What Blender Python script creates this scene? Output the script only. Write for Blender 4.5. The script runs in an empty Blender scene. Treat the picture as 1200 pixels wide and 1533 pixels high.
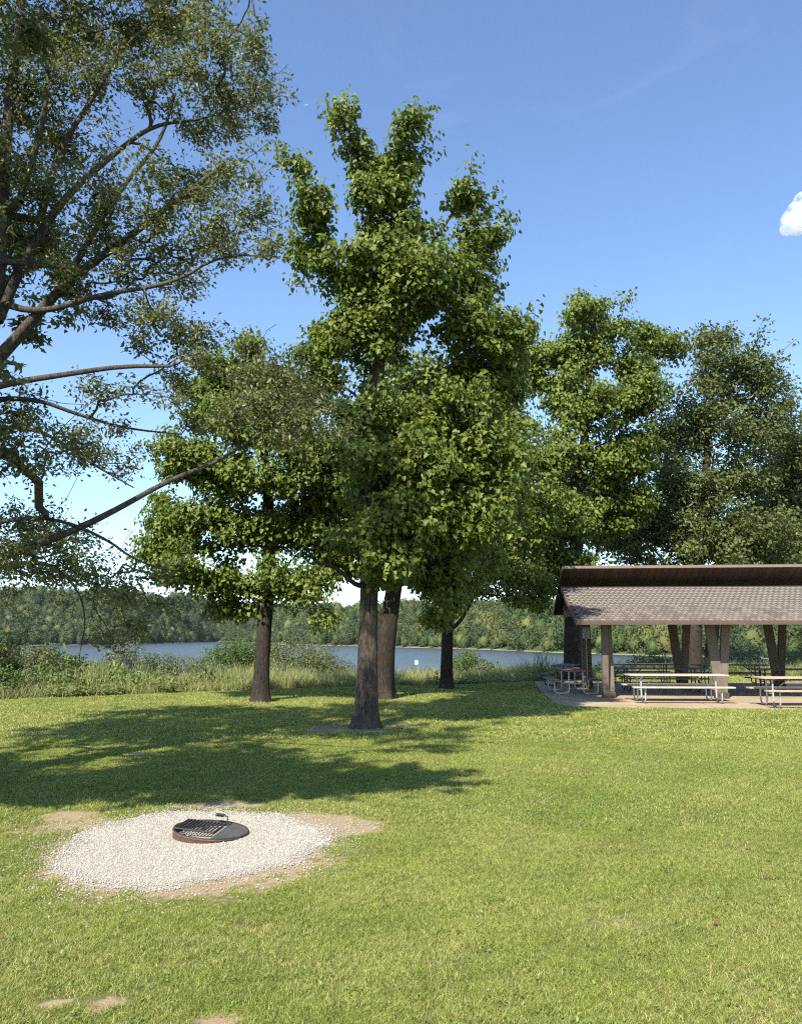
import bpy, bmesh, math, random
import numpy as np
from mathutils import Vector, Matrix

R = math.radians
S = bpy.context.scene
C = S.collection

# ------------------------------------------------------------------ camera
CAM_H = 1.85
PITCH = math.atan((953 - 766.5) / 1200)
cam_d = bpy.data.cameras.new('camera')
cam = bpy.data.objects.new('camera', cam_d)
C.objects.link(cam)
cam.location = (0, 0, CAM_H)
cam.rotation_euler = (R(90) + PITCH, 0, 0)
cam_d.sensor_fit = 'HORIZONTAL'
cam_d.sensor_width = 36
cam_d.lens = 36
cam_d.clip_start = 0.05
cam_d.clip_end = 12000
S.camera = cam

# ------------------------------------------------------------------ sky, sun, exposure
SUN_EL, SUN_AZ = R(45), R(205)          # azimuth clockwise from +Y
world = bpy.data.worlds.new('World')
S.world = world
world.use_nodes = True
wn = world.node_tree
bg = wn.nodes['Background']
sky = wn.nodes.new('ShaderNodeTexSky')
sky.sky_type = 'NISHITA'
sky.sun_disc = False
sky.sun_elevation = SUN_EL
sky.sun_rotation = SUN_AZ
sky.altitude = 200
sky.air_density = 1.0
sky.dust_density = 0.3
sky.ozone_density = 1.8
tint = wn.nodes.new('ShaderNodeMix'); tint.data_type = 'RGBA'; tint.blend_type = 'MULTIPLY'
tint.inputs[0].default_value = 1.0; tint.inputs[7].default_value = (.93, 1.0, 1.10, 1)
wn.links.new(sky.outputs[0], tint.inputs[6])
# thin cirrus veil
tcw = wn.nodes.new('ShaderNodeTexCoord'); mpw = wn.nodes.new('ShaderNodeMapping'); mpw.inputs['Scale'].default_value = (3.0, 3.0, 9.0); mpw.inputs['Rotation'].default_value = (.3, .5, .2)
nzw = wn.nodes.new('ShaderNodeTexNoise'); nzw.inputs['Scale'].default_value = 1.6; nzw.inputs['Detail'].default_value = 6; nzw.inputs['Distortion'].default_value = 1.2
rpw = wn.nodes.new('ShaderNodeValToRGB'); rpw.color_ramp.elements[0].position = .56; rpw.color_ramp.elements[0].color = (0, 0, 0, 1); rpw.color_ramp.elements[1].position = .85; rpw.color_ramp.elements[1].color = (.05, .05, .05, 1)
wisp = wn.nodes.new('ShaderNodeMix'); wisp.data_type = 'RGBA'; wisp.inputs[7].default_value = (4.6, 5.0, 5.6, 1)
wn.links.new(tcw.outputs['Generated'], mpw.inputs[0]); wn.links.new(mpw.outputs[0], nzw.inputs['Vector']); wn.links.new(nzw.outputs['Fac'], rpw.inputs[0])
wn.links.new(rpw.outputs[0], wisp.inputs[0]); wn.links.new(tint.outputs[2], wisp.inputs[6]); wn.links.new(wisp.outputs[2], bg.inputs[0])
bg.inputs[1].default_value = 0.124

sd = bpy.data.lights.new('sun', 'SUN')
sd.energy = 5.0
sd.angle = R(0.53)
sd.color = (1.0, 0.94, 0.84)
sun = bpy.data.objects.new('sun', sd)
C.objects.link(sun)
sv = Vector((math.sin(SUN_AZ) * math.cos(SUN_EL), math.cos(SUN_AZ) * math.cos(SUN_EL), math.sin(SUN_EL)))
sun.rotation_euler = sv.to_track_quat('Z', 'Y').to_euler()
sun.location = sv * 60

S.view_settings.view_transform = 'Standard'
S.view_settings.look = 'None'
S.view_settings.exposure = 1.0
S.view_settings.gamma = 1.0
S.cycles.use_denoising = False
S.cycles.filter_width = 1.15
S.cycles.sample_clamp_indirect = 4.0
S.cycles.sample_clamp_direct = 12.0
S.cycles.max_bounces = 6
S.cycles.transparent_max_bounces = 4
S.cycles.volume_bounces = 4

# ------------------------------------------------------------------ measuring helpers
_cp, _sp = math.cos(PITCH), math.sin(PITCH)


def ray(px, py):
    cx, cy = (px - 600) / 1200, (766.5 - py) / 1200
    return Vector((cx, _cp - cy * _sp, _sp + cy * _cp))


def at(px, py, Y):
    d = ray(px, py)
    return Vector((0, 0, CAM_H)) + d * (Y / d.y)


def G(px, py, z=0.0):
    d = ray(px, py)
    return Vector((0, 0, CAM_H)) + d * ((z - CAM_H) / d.z)


def mpp(Y):                              # metres per photo pixel at distance Y
    return Y * _cp / 1200


_H = np.random.RandomState(7).rand(257, 257)


def vnoise(x, y, s=1.0, o=0.0):
    x = np.asarray(x, float) * s + 31.7 + o; y = np.asarray(y, float) * s + 77.3 + o * 1.7
    xi = np.floor(x).astype(int); yi = np.floor(y).astype(int)
    fx = x - xi; fy = y - yi
    fx = fx * fx * (3 - 2 * fx); fy = fy * fy * (3 - 2 * fy)
    a = _H[xi % 256, yi % 256]; b = _H[(xi + 1) % 256, yi % 256]
    c = _H[xi % 256, (yi + 1) % 256]; d = _H[(xi + 1) % 256, (yi + 1) % 256]
    return (a * (1 - fx) + b * fx) * (1 - fy) + (c * (1 - fx) + d * fx) * fy


def fbm(x, y, s=1.0, o=0.0):
    return vnoise(x, y, s, o) * .55 + vnoise(x, y, s * 2.1, o + 9) * .3 + vnoise(x, y, s * 4.3, o + 17) * .15


def sstep(a, b, x):
    t = np.clip((x - a) / (b - a), 0, 1)
    return t * t * (3 - 2 * t)


# ------------------------------------------------------------------ object helpers
def tag(o, label=None, cat=None, group=None, kind=None):
    if label: o['label'] = label
    if cat: o['category'] = cat
    if group: o['group'] = group
    if kind: o['kind'] = kind
    return o


def link(o, parent=None):
    C.objects.link(o)
    if parent is not None: o.parent = parent
    return o


def empty(name, loc=(0, 0, 0), rz=0.0, rx=0.0, ry=0.0):
    o = bpy.data.objects.new(name, None)
    o.empty_display_size = .2
    o.location = loc; o.rotation_euler = (rx, ry, rz)
    return link(o)


def np_mesh(name, V, F, mat=None, attrs=None, smooth=False):
    """V (n,3), F (m,3) or (m,4) -> mesh"""
    me = bpy.data.meshes.new(name)
    V = np.ascontiguousarray(V, np.float32); F = np.ascontiguousarray(F, np.int32)
    k = F.shape[1]
    me.vertices.add(len(V)); me.vertices.foreach_set('co', V.ravel())
    me.loops.add(F.size); me.loops.foreach_set('vertex_index', F.ravel())
    me.polygons.add(len(F))
    me.polygons.foreach_set('loop_start', np.arange(0, F.size, k, dtype=np.int32))
    if smooth: me.polygons.foreach_set('use_smooth', np.ones(len(F), bool))
    for an, av in (attrs or {}).items():
        a = me.attributes.new(an, 'FLOAT', 'POINT')
        a.data.foreach_set('value', np.ascontiguousarray(av, np.float32))
    me.update(calc_edges=True)
    if mat: me.materials.append(mat)
    return me


def mobj(name, me, parent=None, loc=None, rot=None):
    o = bpy.data.objects.new(name, me)
    if loc is not None: o.location = loc
    if rot is not None: o.rotation_euler = rot
    return link(o, parent)


class MB:
    """collects shapes into one mesh"""
    def __init__(s): s.v = []; s.f = []; s.sm = []

    def add(s, vs, fs, smooth=False):
        b = len(s.v); s.v += [tuple(v) for v in vs]
        s.f += [tuple(i + b for i in f) for f in fs]; s.sm += [smooth] * len(fs)
        return s

    def box(s, c, d, M=None, bev=0.0):
        hx, hy, hz = d[0] / 2, d[1] / 2, d[2] / 2
        if bev <= 0:
            vs = [Vector((x * hx, y * hy, z * hz)) for z in (-1, 1) for y in (-1, 1) for x in (-1, 1)]
            fs = [(0, 2, 3, 1), (4, 5, 7, 6), (0, 1, 5, 4), (2, 6, 7, 3), (0, 4, 6, 2), (1, 3, 7, 5)]
        else:
            bm = bmesh.new(); bmesh.ops.create_cube(bm, size=1)
            for v in bm.verts: v.co = Vector((v.co.x * d[0], v.co.y * d[1], v.co.z * d[2]))
            bmesh.ops.bevel(bm, geom=list(bm.edges), offset=bev, segments=1, affect='EDGES')
            bm.verts.index_update()
            vs = [v.co.copy() for v in bm.verts]; fs = [[v.index for v in f.verts] for f in bm.faces]; bm.free()
        c = Vector(c)
        return s.add([(M @ v if M else v) + c for v in vs], fs)

    def bar(s, a, b, w, h, up=(0, 0, 1), bev=0.0):
        """a rectangular bar from a to b"""
        a, b = Vector(a), Vector(b); t = b - a; L = t.length; t.normalize()
        u = Vector(up); x = t.cross(u).normalized(); z = x.cross(t).normalized()
        M = Matrix((t, x, z)).transposed()
        return s.box((a + b) / 2, (L, w, h), M, bev)

    def tube(s, pts, r, n=8, caps=True):
        pts = [Vector(p) for p in pts]
        rs = r if isinstance(r, (list, tuple)) else [r] * len(pts)
        t0 = (pts[1] - pts[0]).normalized()
        x = t0.cross(Vector((0, 0, 1)) if abs(t0.z) < .9 else Vector((1, 0, 0))).normalized()
        rings = []
        for i, p in enumerate(pts):
            t = (pts[min(i + 1, len(pts) - 1)] - pts[max(i - 1, 0)]).normalized()
            x = (x - t * x.dot(t)).normalized(); y = t.cross(x)
            rings.append([p + (x * math.cos(k * 2 * math.pi / n) + y * math.sin(k * 2 * math.pi / n)) * rs[i] for k in range(n)])
        vs = [v for ring in rings for v in ring]; fs = []
        for i in range(len(pts) - 1):
            for k in range(n):
                fs.append((i * n + k, i * n + (k + 1) % n, (i + 1) * n + (k + 1) % n, (i + 1) * n + k))
        s.add(vs, fs, True)
        if caps:
            s.add(rings[0], [tuple(reversed(range(n)))]); s.add(rings[-1], [tuple(range(n))])
        return s

    def mesh(s, name, mat):
        me = bpy.data.meshes.new(name); me.from_pydata(s.v, [], s.f)
        me.polygons.foreach_set('use_smooth', s.sm); me.update()
        if mat: me.materials.append(mat)
        return me

    def build(s, name, mat, parent=None, loc=None, rot=None):
        return mobj(name, s.mesh(name, mat), parent, loc, rot)


def scatter(name, P, rot, scl, idx, protos):
    """one object that instances prototypes on its own points"""
    me = bpy.data.meshes.new(name)
    n = len(P); me.vertices.add(n); me.vertices.foreach_set('co', np.ascontiguousarray(P, np.float32).ravel())
    a = me.attributes.new('rot', 'FLOAT_VECTOR', 'POINT'); a.data.foreach_set('vector', np.ascontiguousarray(rot, np.float32).ravel())
    scl = np.asarray(scl, float)
    if scl.ndim == 1: scl = np.repeat(scl[:, None], 3, 1)
    a = me.attributes.new('scl', 'FLOAT_VECTOR', 'POINT'); a.data.foreach_set('vector', np.ascontiguousarray(scl, np.float32).ravel())
    a = me.attributes.new('idx', 'INT', 'POINT'); a.data.foreach_set('value', np.ascontiguousarray(idx, np.int32))
    o = mobj(name, me)
    col = bpy.data.collections.new(name + '_kinds')
    for p in protos: col.objects.link(p)
    ng = bpy.data.node_groups.new(name, 'GeometryNodeTree')
    ng.interface.new_socket('Geometry', in_out='INPUT', socket_type='NodeSocketGeometry')
    ng.interface.new_socket('Geometry', in_out='OUTPUT', socket_type='NodeSocketGeometry')
    N = ng.nodes; Lk = ng.links
    gi = N.new('NodeGroupInput'); go = N.new('NodeGroupOutput')
    ci = N.new('GeometryNodeCollectionInfo'); ci.inputs[0].default_value = col
    ci.inputs['Separate Children'].default_value = True; ci.inputs['Reset Children'].default_value = True
    ip = N.new('GeometryNodeInstanceOnPoints'); ip.inputs['Pick Instance'].default_value = True

    def attr(nm, ty):
        x = N.new('GeometryNodeInputNamedAttribute'); x.data_type = ty; x.inputs['Name'].default_value = nm
        return x.outputs['Attribute']
    e2r = N.new('FunctionNodeEulerToRotation')
    Lk.new(attr('rot', 'FLOAT_VECTOR'), e2r.inputs[0]); Lk.new(e2r.outputs[0], ip.inputs['Rotation'])
    Lk.new(attr('scl', 'FLOAT_VECTOR'), ip.inputs['Scale']); Lk.new(attr('idx', 'INT'), ip.inputs['Instance Index'])
    Lk.new(gi.outputs[0], ip.inputs['Points']); Lk.new(ci.outputs[0], ip.inputs['Instance'])
    Lk.new(ip.outputs[0], go.inputs[0])
    m = o.modifiers.new('scatter', 'NODES'); m.node_group = ng
    return o


# ------------------------------------------------------------------ materials
class NT:
    def __init__(s, name):
        s.m = bpy.data.materials.new(name); s.m.use_nodes = True
        s.t = s.m.node_tree; s.n = s.t.nodes; s.l = s.t.links
        s.p = s.n['Principled BSDF']; s.out = s.n['Material Output']

    def new(s, k, **kw):
        x = s.n.new('ShaderNode' + k)
        for a, b in kw.items(): setattr(x, a, b)
        return x

    def put(s, sock, v):
        if hasattr(v, 'is_linked') or isinstance(v, bpy.types.NodeSocket): s.l.new(v, sock)
        else: sock.default_value = v

    def pos(s): return s.new('NewGeometry').outputs['Position']
    def obj(s): return s.new('TexCoord').outputs['Object']

    def mapped(s, vec, scale=(1, 1, 1), rot=(0, 0, 0)):
        m = s.new('Mapping'); s.l.new(vec, m.inputs[0]); m.inputs['Scale'].default_value = scale; m.inputs['Rotation'].default_value = rot
        return m.outputs[0]

    def noise(s, vec, scale, detail=4, rough=.55, dist=0):
        x = s.new('TexNoise'); s.l.new(vec, x.inputs['Vector']); x.inputs['Scale'].default_value = scale
        x.inputs['Detail'].default_value = detail; x.inputs['Roughness'].default_value = rough; x.inputs['Distortion'].default_value = dist
        return x.outputs['Fac']

    def ramp(s, fac, stops):
        x = s.new('ValToRGB'); s.put(x.inputs[0], fac)
        e = x.color_ramp.elements
        while len(e) < len(stops): e.new(.5)
        for q, (p, c) in zip(e, stops):
            q.position = p; q.color = (c if len(c) == 4 else (*c, 1)) if isinstance(c, tuple) else (c, c, c, 1)
        return x.outputs[0]

    def mix(s, fac, a, b, bt='MIX'):
        x = s.new('Mix', data_type='RGBA', blend_type=bt)
        for k, v in ((0, fac), (6, a), (7, b)):
            if isinstance(v, tuple) and len(v) == 3: v = (*v, 1)
            s.put(x.inputs[k], v)
        return x.outputs[2]

    def math(s, op, a, b=0.0):
        x = s.new('Math', operation=op); s.put(x.inputs[0], a); s.put(x.inputs[1], b)
        return x.outputs[0]

    def attr(s, nm): return s.new('Attribute', attribute_name=nm).outputs['Fac']

    def bump(s, h, strength=.3, dist=.02):
        b = s.new('Bump'); s.l.new(h, b.inputs['Height']); b.inputs['Strength'].default_value = strength; b.inputs['Distance'].default_value = dist
        s.l.new(b.outputs[0], s.p.inputs['Normal'])

    def base(s, c, rough=.7, metal=0.0, spec=.4):
        if isinstance(c, tuple) and len(c) == 3: c = (*c, 1)
        s.put(s.p.inputs['Base Color'], c); s.put(s.p.inputs['Roughness'], rough)
        s.p.inputs['Metallic'].default_value = metal; s.p.inputs['Specular IOR Level'].default_value = spec
        return s


def leaf_mat(name, stops, under, trans, tfac=.3, rough=.5, spec=.35, patch=0.0, patch_col=(.1, .1, .03)):
    t = NT(name)
    c = t.ramp(t.attr('var'), stops)
    if patch:
        f = t.ramp(t.noise(t.pos(), patch, 2), [(.48, 0.0), (.70, .5)])
        c = t.mix(f, c, patch_col)
    bf = t.new('NewGeometry').outputs['Backfacing']
    c2 = t.mix(t.math('MULTIPLY', bf, .6), c, under)
    t.base(c2, rough, 0, spec)
    tr = t.new('BsdfTranslucent'); t.l.new(t.mix(.65, c, trans), tr.inputs[0])
    mx = t.new('MixShader'); mx.inputs[0].default_value = tfac
    t.l.new(t.p.outputs[0], mx.inputs[1]); t.l.new(tr.outputs[0], mx.inputs[2]); t.l.new(mx.outputs[0], t.out.inputs[0])
    return t.m


def bark_mat(name, a, b, scale=1.0):
    t = NT(name)
    v = t.mapped(t.obj(), (scale * 13, scale * 13, scale * 1.9))
    n1 = t.noise(v, 2.6, 7, .68, .9)
    n2 = t.noise(t.obj(), 1.1, 3)
    n3 = t.noise(t.mapped(t.obj(), (1, 1, .5)), 38, 4, .7)
    h = t.math('ADD', n1, t.math('MULTIPLY', n3, .25))
    c = t.ramp(n1, [(.36, tuple(x * .28 for x in a)), (.47, tuple(x * .8 for x in a)), (.56, a), (.68, b)])
    c = t.mix(t.ramp(n3, [(.4, 0.0), (.7, .5)]), c, tuple(x * .5 for x in a))
    c = t.mix(t.ramp(n2, [(.5, 0.0), (.75, .4)]), c, (b[0] * .95, b[1] * 1.05, b[2] * .95))
    t.base(c, .92, 0, .15); t.bump(h, 1.0, .05)
    return t.m


M = {}
M['maple_leaf'] = leaf_mat('maple_leaf', [(0, (.058, .094, .012)), (.5, (.118, .164, .022)), (.85, (.175, .215, .032)), (1, (.24, .245, .05))],
                           (.13, .17, .06), (.25, .31, .035), .33, .5, .35, .5, (.165, .195, .030))
M['oak_leaf'] = leaf_mat('oak_leaf', [(0, (.075, .098, .024)), (.5, (.140, .160, .045)), (.85, (.205, .215, .068)), (1, (.27, .24, .095))],
                         (.17, .185, .09), (.24, .26, .06), .36, .45, .4)
M['oak_leaf_far'] = leaf_mat('oak_leaf_far', [(0, (.050, .078, .018)), (.5, (.095, .126, .030)), (.85, (.14, .165, .042)), (1, (.18, .18, .06))],
                             (.14, .15, .07), (.19, .21, .04), .28, .5, .3)
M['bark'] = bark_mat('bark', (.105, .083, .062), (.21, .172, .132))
M['bark_shaded'] = bark_mat('bark_shaded', (.052, .042, .033), (.105, .086, .069))  # bark copy with heavy tree shade put into its colour
M['oak_bark'] = bark_mat('oak_bark', (.125, .106, .088), (.25, .218, .185))


def ground_mat():
    t = NT('lawn_soil')
    p = t.pos()
    b = t.attr('bare')
    n = t.noise(p, 5.5, 6, .6)
    f = t.math('ADD', b, t.math('MULTIPLY', t.math('SUBTRACT', t.noise(p, 16, 6, .7), .5), 1.3))
    fine = t.noise(p, 60, 4, .7)
    th = t.mix(t.noise(p, .5, 3), (.085, .105, .028), (.125, .125, .044))
    th = t.mix(t.ramp(fine, [(.35, .0), (.7, .55)]), th, (.17, .15, .065))
    dirt = t.mix(t.noise(p, 3.0, 5), (.27, .196, .110), (.345, .265, .168))
    dirt = t.mix(t.ramp(fine, [(.5, .0), (.8, .6)]), dirt, (.13, .088, .05))
    t.base(t.mix(t.ramp(f, [(.35, 0.0), (.6, 1.0)]), th, dirt), .95, 0, .15)
    t.bump(fine, .5, .02)
    return t.m


M['soil'] = ground_mat()


def grass_mat(name, ca, cb, dry, tfac=.32):
    t = NT(name)
    p = t.pos()
    v = t.attr('var')
    big = t.noise(p, .22, 4, .6, .4)
    mid = t.noise(p, 1.7, 4, .6)
    c = t.mix(t.ramp(big, [(.36, 0.0), (.64, 1.0)]), ca, cb)
    c = t.mix(t.math('MULTIPLY', t.ramp(mid, [(.38, 0.0), (.7, 1.0)]), .5), c, tuple(x * .62 for x in ca))
    d = t.math('ADD', t.math('MULTIPLY', v, .8), t.math('MULTIPLY', t.noise(p, .75, 3), .7))
    c = t.mix(t.ramp(d, [(.84, 0.0), (1.10, .95)]), c, dry)
    c = t.mix(1.0, c, t.ramp(t.math('FRACT', t.math('MULTIPLY', v, 7.31)), [(0, (.55, .62, .5)), (1, (1.5, 1.42, 1.45))]), 'MULTIPLY')  # random blade tone, widened to stand in for shading at blade bases
    t.base(c, .55, 0, .3)
    tr = t.new('BsdfTranslucent'); t.l.new(c, tr.inputs[0])
    mx = t.new('MixShader'); mx.inputs[0].default_value = tfac
    t.l.new(t.p.outputs[0], mx.inputs[1]); t.l.new(tr.outputs[0], mx.inputs[2]); t.l.new(mx.outputs[0], t.out.inputs[0])
    return t.m


M['grass'] = grass_mat('grass', (.185, .264, .036), (.318, .366, .070), (.46, .41, .16))
M['lawn_weed'] = leaf_mat('lawn_weed', [(0, (.11, .18, .028)), (.5, (.15, .23, .04)), (1, (.22, .29, .07))], (.13, .18, .06), (.16, .26, .04), .25, .55, .3)
M['tall_grass'] = grass_mat('tall_grass', (.215, .27, .075), (.33, .345, .125), (.45, .38, .20))

# ------------------------------------------------------------------ terrain shape
EDGE_X = np.array([-60, -20, -12, -8.8, -2.5, 2.6, 8, 14, 60.])
EDGE_Y = np.array([17, 21.5, 24.2, 26.5, 30.6, 32.0, 36.5, 38.5, 40.])
LAKE_Z = -5.0


def lawn_edge(x): return np.interp(x, EDGE_X, EDGE_Y)


def land_z(x, y):
    s = np.asarray(y, float) - lawn_edge(x)
    u = (fbm(x, y, .12) - .5) * .10 * sstep(6, 16, np.hypot(x, y))
    return u - 8.5 * sstep(0, 75, s) - 0.35 * sstep(-1, 5, s) * (s > -1)


# gravel disc and fire ring position, bare places
GRAV = G(290, 1261); GRX, GRY = 1.26, 1.42
RING = G(314, 1251)
BARE = [(G(445, 1238), 1.05, .78, 1.05), (G(298, 1272), 1.62, 1.72, .98), (G(120, 1236), .55, .55, .62), (G(60, 1245), .5, .35, .5),
        (G(330, 1206), .75, .30, .8),
        (G(160, 1500), .15, .11, 1.05), (G(78, 1501), .15, .09, 1.0), (G(325, 1534), .17, .12, 1.0), (G(925, 1380), .30, .20, .50),
        (G(965, 1392), .2, .1, .4), (G(700, 1440), .3, .2, .22), (G(520, 1092), 1.3, .8, .8), (G(490, 1088), 1.0, .5, .6), (G(600, 1086), .9, .7, .6),
        (G(575, 1046), 1.2, .9, .7), (G(388, 1051), .8, .5, .9), (G(670, 1031), .8, .6, .6), (G(640, 1042), 1.2, .6, .4), (G(720, 1050), 1.0, .5, .45), (G(815, 1050), .5, 1.0, .5),
        (G(105, 1222), .45, .35, .75)]


def bare(x, y):
    v = np.zeros_like(np.asarray(x, float))
    for c, rx, ry, k in BARE:
        d = np.hypot((x - c.x) / rx, (y - c.y) / ry)
        v = np.maximum(v, k * (1 - sstep(.45, 1.15, d)))
    return v


def gravel_d(x, y):
    a = np.arctan2(y - GRAV.y, x - GRAV.x)
    w = 1 + .05 * np.sin(3 * a + 1) + .03 * np.sin(7 * a) + .10 * (vnoise(x, y, 3.0) - .5) + .08 * (vnoise(x, y, 9.0, 3) - .5)
    return np.hypot((x - GRAV.x) / GRX, (y - GRAV.y) / GRY) / w


def graded(fine0, fine1, step, lo, hi, g=1.18):
    a = list(np.arange(fine0, fine1 + 1e-6, step)); d = step; x = a[-1]
    while x < hi: d *= g; x += d; a.append(x)
    d = step; x = a[0]; b = []
    while x > lo: d *= g; x -= d; b.append(x)
    return np.array(b[::-1] + a)


xs = graded(-8, 8, .13, -260, 260); ys = graded(3, 32, .14, -160, 150)
X, Y = np.meshgrid(xs, ys)
Z = land_z(X, Y)
nx, ny = len(xs), len(ys)
ii = np.arange(nx * ny).reshape(ny, nx)
F = np.stack([ii[:-1, :-1], ii[:-1, 1:], ii[1:, 1:], ii[1:, :-1]], -1).reshape(-1, 4)
lawn = mobj('lawn_ground', np_mesh('lawn_ground', np.stack([X, Y, Z], -1).reshape(-1, 3), F, M['soil'], {'bare': bare(X, Y).ravel()}, True))
tag(lawn, 'mown lawn soil sloping off to the lake bank', kind='structure')

# ------------------------------------------------------------------ lake and far hills
t = NT('lake_water')
p = t.pos()
w1 = t.noise(t.mapped(p, (1, .45, 1)), 1.1, 3, .6); w2 = t.noise(t.mapped(p, (1, .3, 1)), .09, 3)
t.base((.042, .050, .044), .34, 0, .10)
t.p.inputs['IOR'].default_value = 1.33
t.bump(t.math('ADD', w1, t.math('MULTIPLY', w2, 1.5)),   .35, .3)
lk = mobj('lake', np_mesh('lake', np.array([[-3000, 30, LAKE_Z], [3000, 30, LAKE_Z], [3000, 3500, LAKE_Z], [-3000, 3500, LAKE_Z]]), np.array([[0, 1, 2, 3]]), t.m))
tag(lk, 'calm grey blue lake below the lawn bank', kind='structure')

SH = [(-700, 974), (-200, 970), (0, 967), (180, 965.5), (270, 962.5), (325, 961), (345, 961.3), (430, 965.5), (560, 968.5), (700, 972), (840, 978), (1000, 983), (1200, 988), (1500, 994), (2000, 1000)]
sh_t, sh_d = [], []
for px, py in SH:
    g = G(px, py, LAKE_Z); sh_t.append(g.x / g.y); sh_d.append(g.y)
RT = [(-700, 888), (0, 890), (200, 892), (300, 897), (350, 912), (480, 914), (560, 908), (700, 903), (800, 902), (1000, 897), (1200, 894), (2000, 890)]
rt_t = [(a - 600) / 1200 / _cp for a, b in RT]
rt_e = [PITCH - math.atan((b - 766.5) / 1200) for a, b in RT]


def shore_y(tx): return np.interp(tx, sh_t, sh_d)


def hill_z(x, y):
    tx = x / np.maximum(y, 1)
    s = y - shore_y(tx)
    wide = 150.0
    top = (shore_y(tx) + wide) * np.tan(np.interp(tx, rt_t, rt_e)) + CAM_H - 8
    z = LAKE_Z + np.where(s < 0, np.maximum(s * .08, -3), sstep(0, wide, s) * (top - LAKE_Z) + np.minimum(s, 6) * .12)
    return z + (fbm(x, y, .02) - .5) * 7 * sstep(20, 120, s) - sstep(wide, 900, s) * 20


tt = np.linspace(-1.6, 1.6, 260)
uu = np.concatenate([np.linspace(-60, 0, 5), np.linspace(1, 10, 6), np.linspace(14, 220, 26), np.array([300, 450, 700, 1200, 2200])])
TT, UU = np.meshgrid(tt, uu)
YY = shore_y(TT) + UU; XX = TT * YY
ZZ = hill_z(XX, YY)
n0, n1 = TT.shape
ii = np.arange(n0 * n1).reshape(n0, n1)
F = np.stack([ii[:-1, :-1], ii[:-1, 1:], ii[1:, 1:], ii[1:, :-1]], -1).reshape(-1, 4)
t = NT('far_bank')
n = t.noise(t.pos(), .15, 4)
zc = t.new('SeparateXYZ'); t.l.new(t.pos(), zc.inputs[0])
bank = t.ramp(t.math('SUBTRACT', zc.outputs[2], LAKE_Z), [(.0, (.42, .37, .28)), (.28, (.36, .31, .23)), (.5, (.07, .09, .03))])
t.base(t.mix(n, bank, (.06, .085, .03)), .95, 0, .1)
hl = mobj('far_hills', np_mesh('far_hills', np.stack([XX, YY, ZZ], -1).reshape(-1, 3), F, t.m, None, True))
tag(hl, 'low wooded hills with a pale beach across the lake', kind='structure')

# ------------------------------------------------------------------ leaf shapes
def leaf_template(half, fold=.18, droop=.25, centre=None):
    """half outline from base to tip on +x side; mirrored, folded along the midrib"""
    pts = []; tris = []
    if centre is None:
        L = half; mid = [half[0], half[-1]]; side = half[1:-1]
        idx = {}
        pts = [half[0], half[-1]] + side + [(-x, y) for x, y in side]
        k = len(side)
        for off, flip in ((2, False), (2 + k, True)):
            chain = [0] + [off + i for i in range(k)] + [1]
            for i in range(1, len(chain) - 1):
                tr = (chain[0], chain[i], chain[i + 1])
                tris.append(tr if not flip else tr[::-1])
    else:
        side = half[1:-1]; k = len(side)
        pts = [half[0], half[-1], (0, centre)] + side + [(-x, y) for x, y in side]
        for off, flip in ((3, False), (3 + k, True)):
            chain = [0] + [off + i for i in range(k)] + [1]
            for i in range(len(chain) - 1):
                tr = (2, chain[i], chain[i + 1])
                tris.append(tr if not flip else tr[::-1])
    V = np.array([(x, y, fold * abs(x) - droop * y * y) for x, y in pts])
    return V, np.array(tris)


MAPLE_BIG = leaf_template([(0, 0), (.26, -.10), (.50, .12), (.43, .30), (.42, .58), (.2, .66), (0, 1)], .38, .45, .32)
MAPLE_MED = leaf_template([(0, 0), (.44, .04), (.42, .36), (.34, .66), (0, 1)], .38, .45, .32)
MAPLE_SM = leaf_template([(0, 0), (.46, .10), (.36, .62), (0, 1)], .38, .4)
OAK = leaf_template([(0, 0), (.24, .34), (.25, .7), (0, 1)], .3, .3)
SMALL = leaf_template([(0, 0), (.26, .45), (0, 1)], .3, .3)


def place_leaves(rng, P, outd, size, tmpl, up=.7, outw=.55, rnd=.55, tipdown=.45, scale_var=.3):
    T, F = tmpl; n = len(P)
    nz = np.zeros((n, 3)); nz[:, 2] = up
    nz += outd * outw + rng.normal(size=(n, 3)) * rnd
    nz /= np.linalg.norm(nz, axis=1, keepdims=True) + 1e-9
    tip = outd * .6 + rng.normal(size=(n, 3)) * .6; tip[:, 2] -= tipdown
    tip -= nz * (tip * nz).sum(1, keepdims=True)
    tip /= np.linalg.norm(tip, axis=1, keepdims=True) + 1e-9
    xx = np.cross(tip, nz)
    s = size * (1 + rng.uniform(-scale_var, scale_var, n))
    V = P[:, None, :] + s[:, None, None] * (T[None, :, 0:1] * xx[:, None, :] + (T[None, :, 1:2]) * tip[:, None, :] + T[None, :, 2:3] * nz[:, None, :])
    FF = F[None] + (np.arange(n) * len(T))[:, None, None]
    return V.reshape(-1, 3), FF.reshape(-1, 3), len(T)


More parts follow.
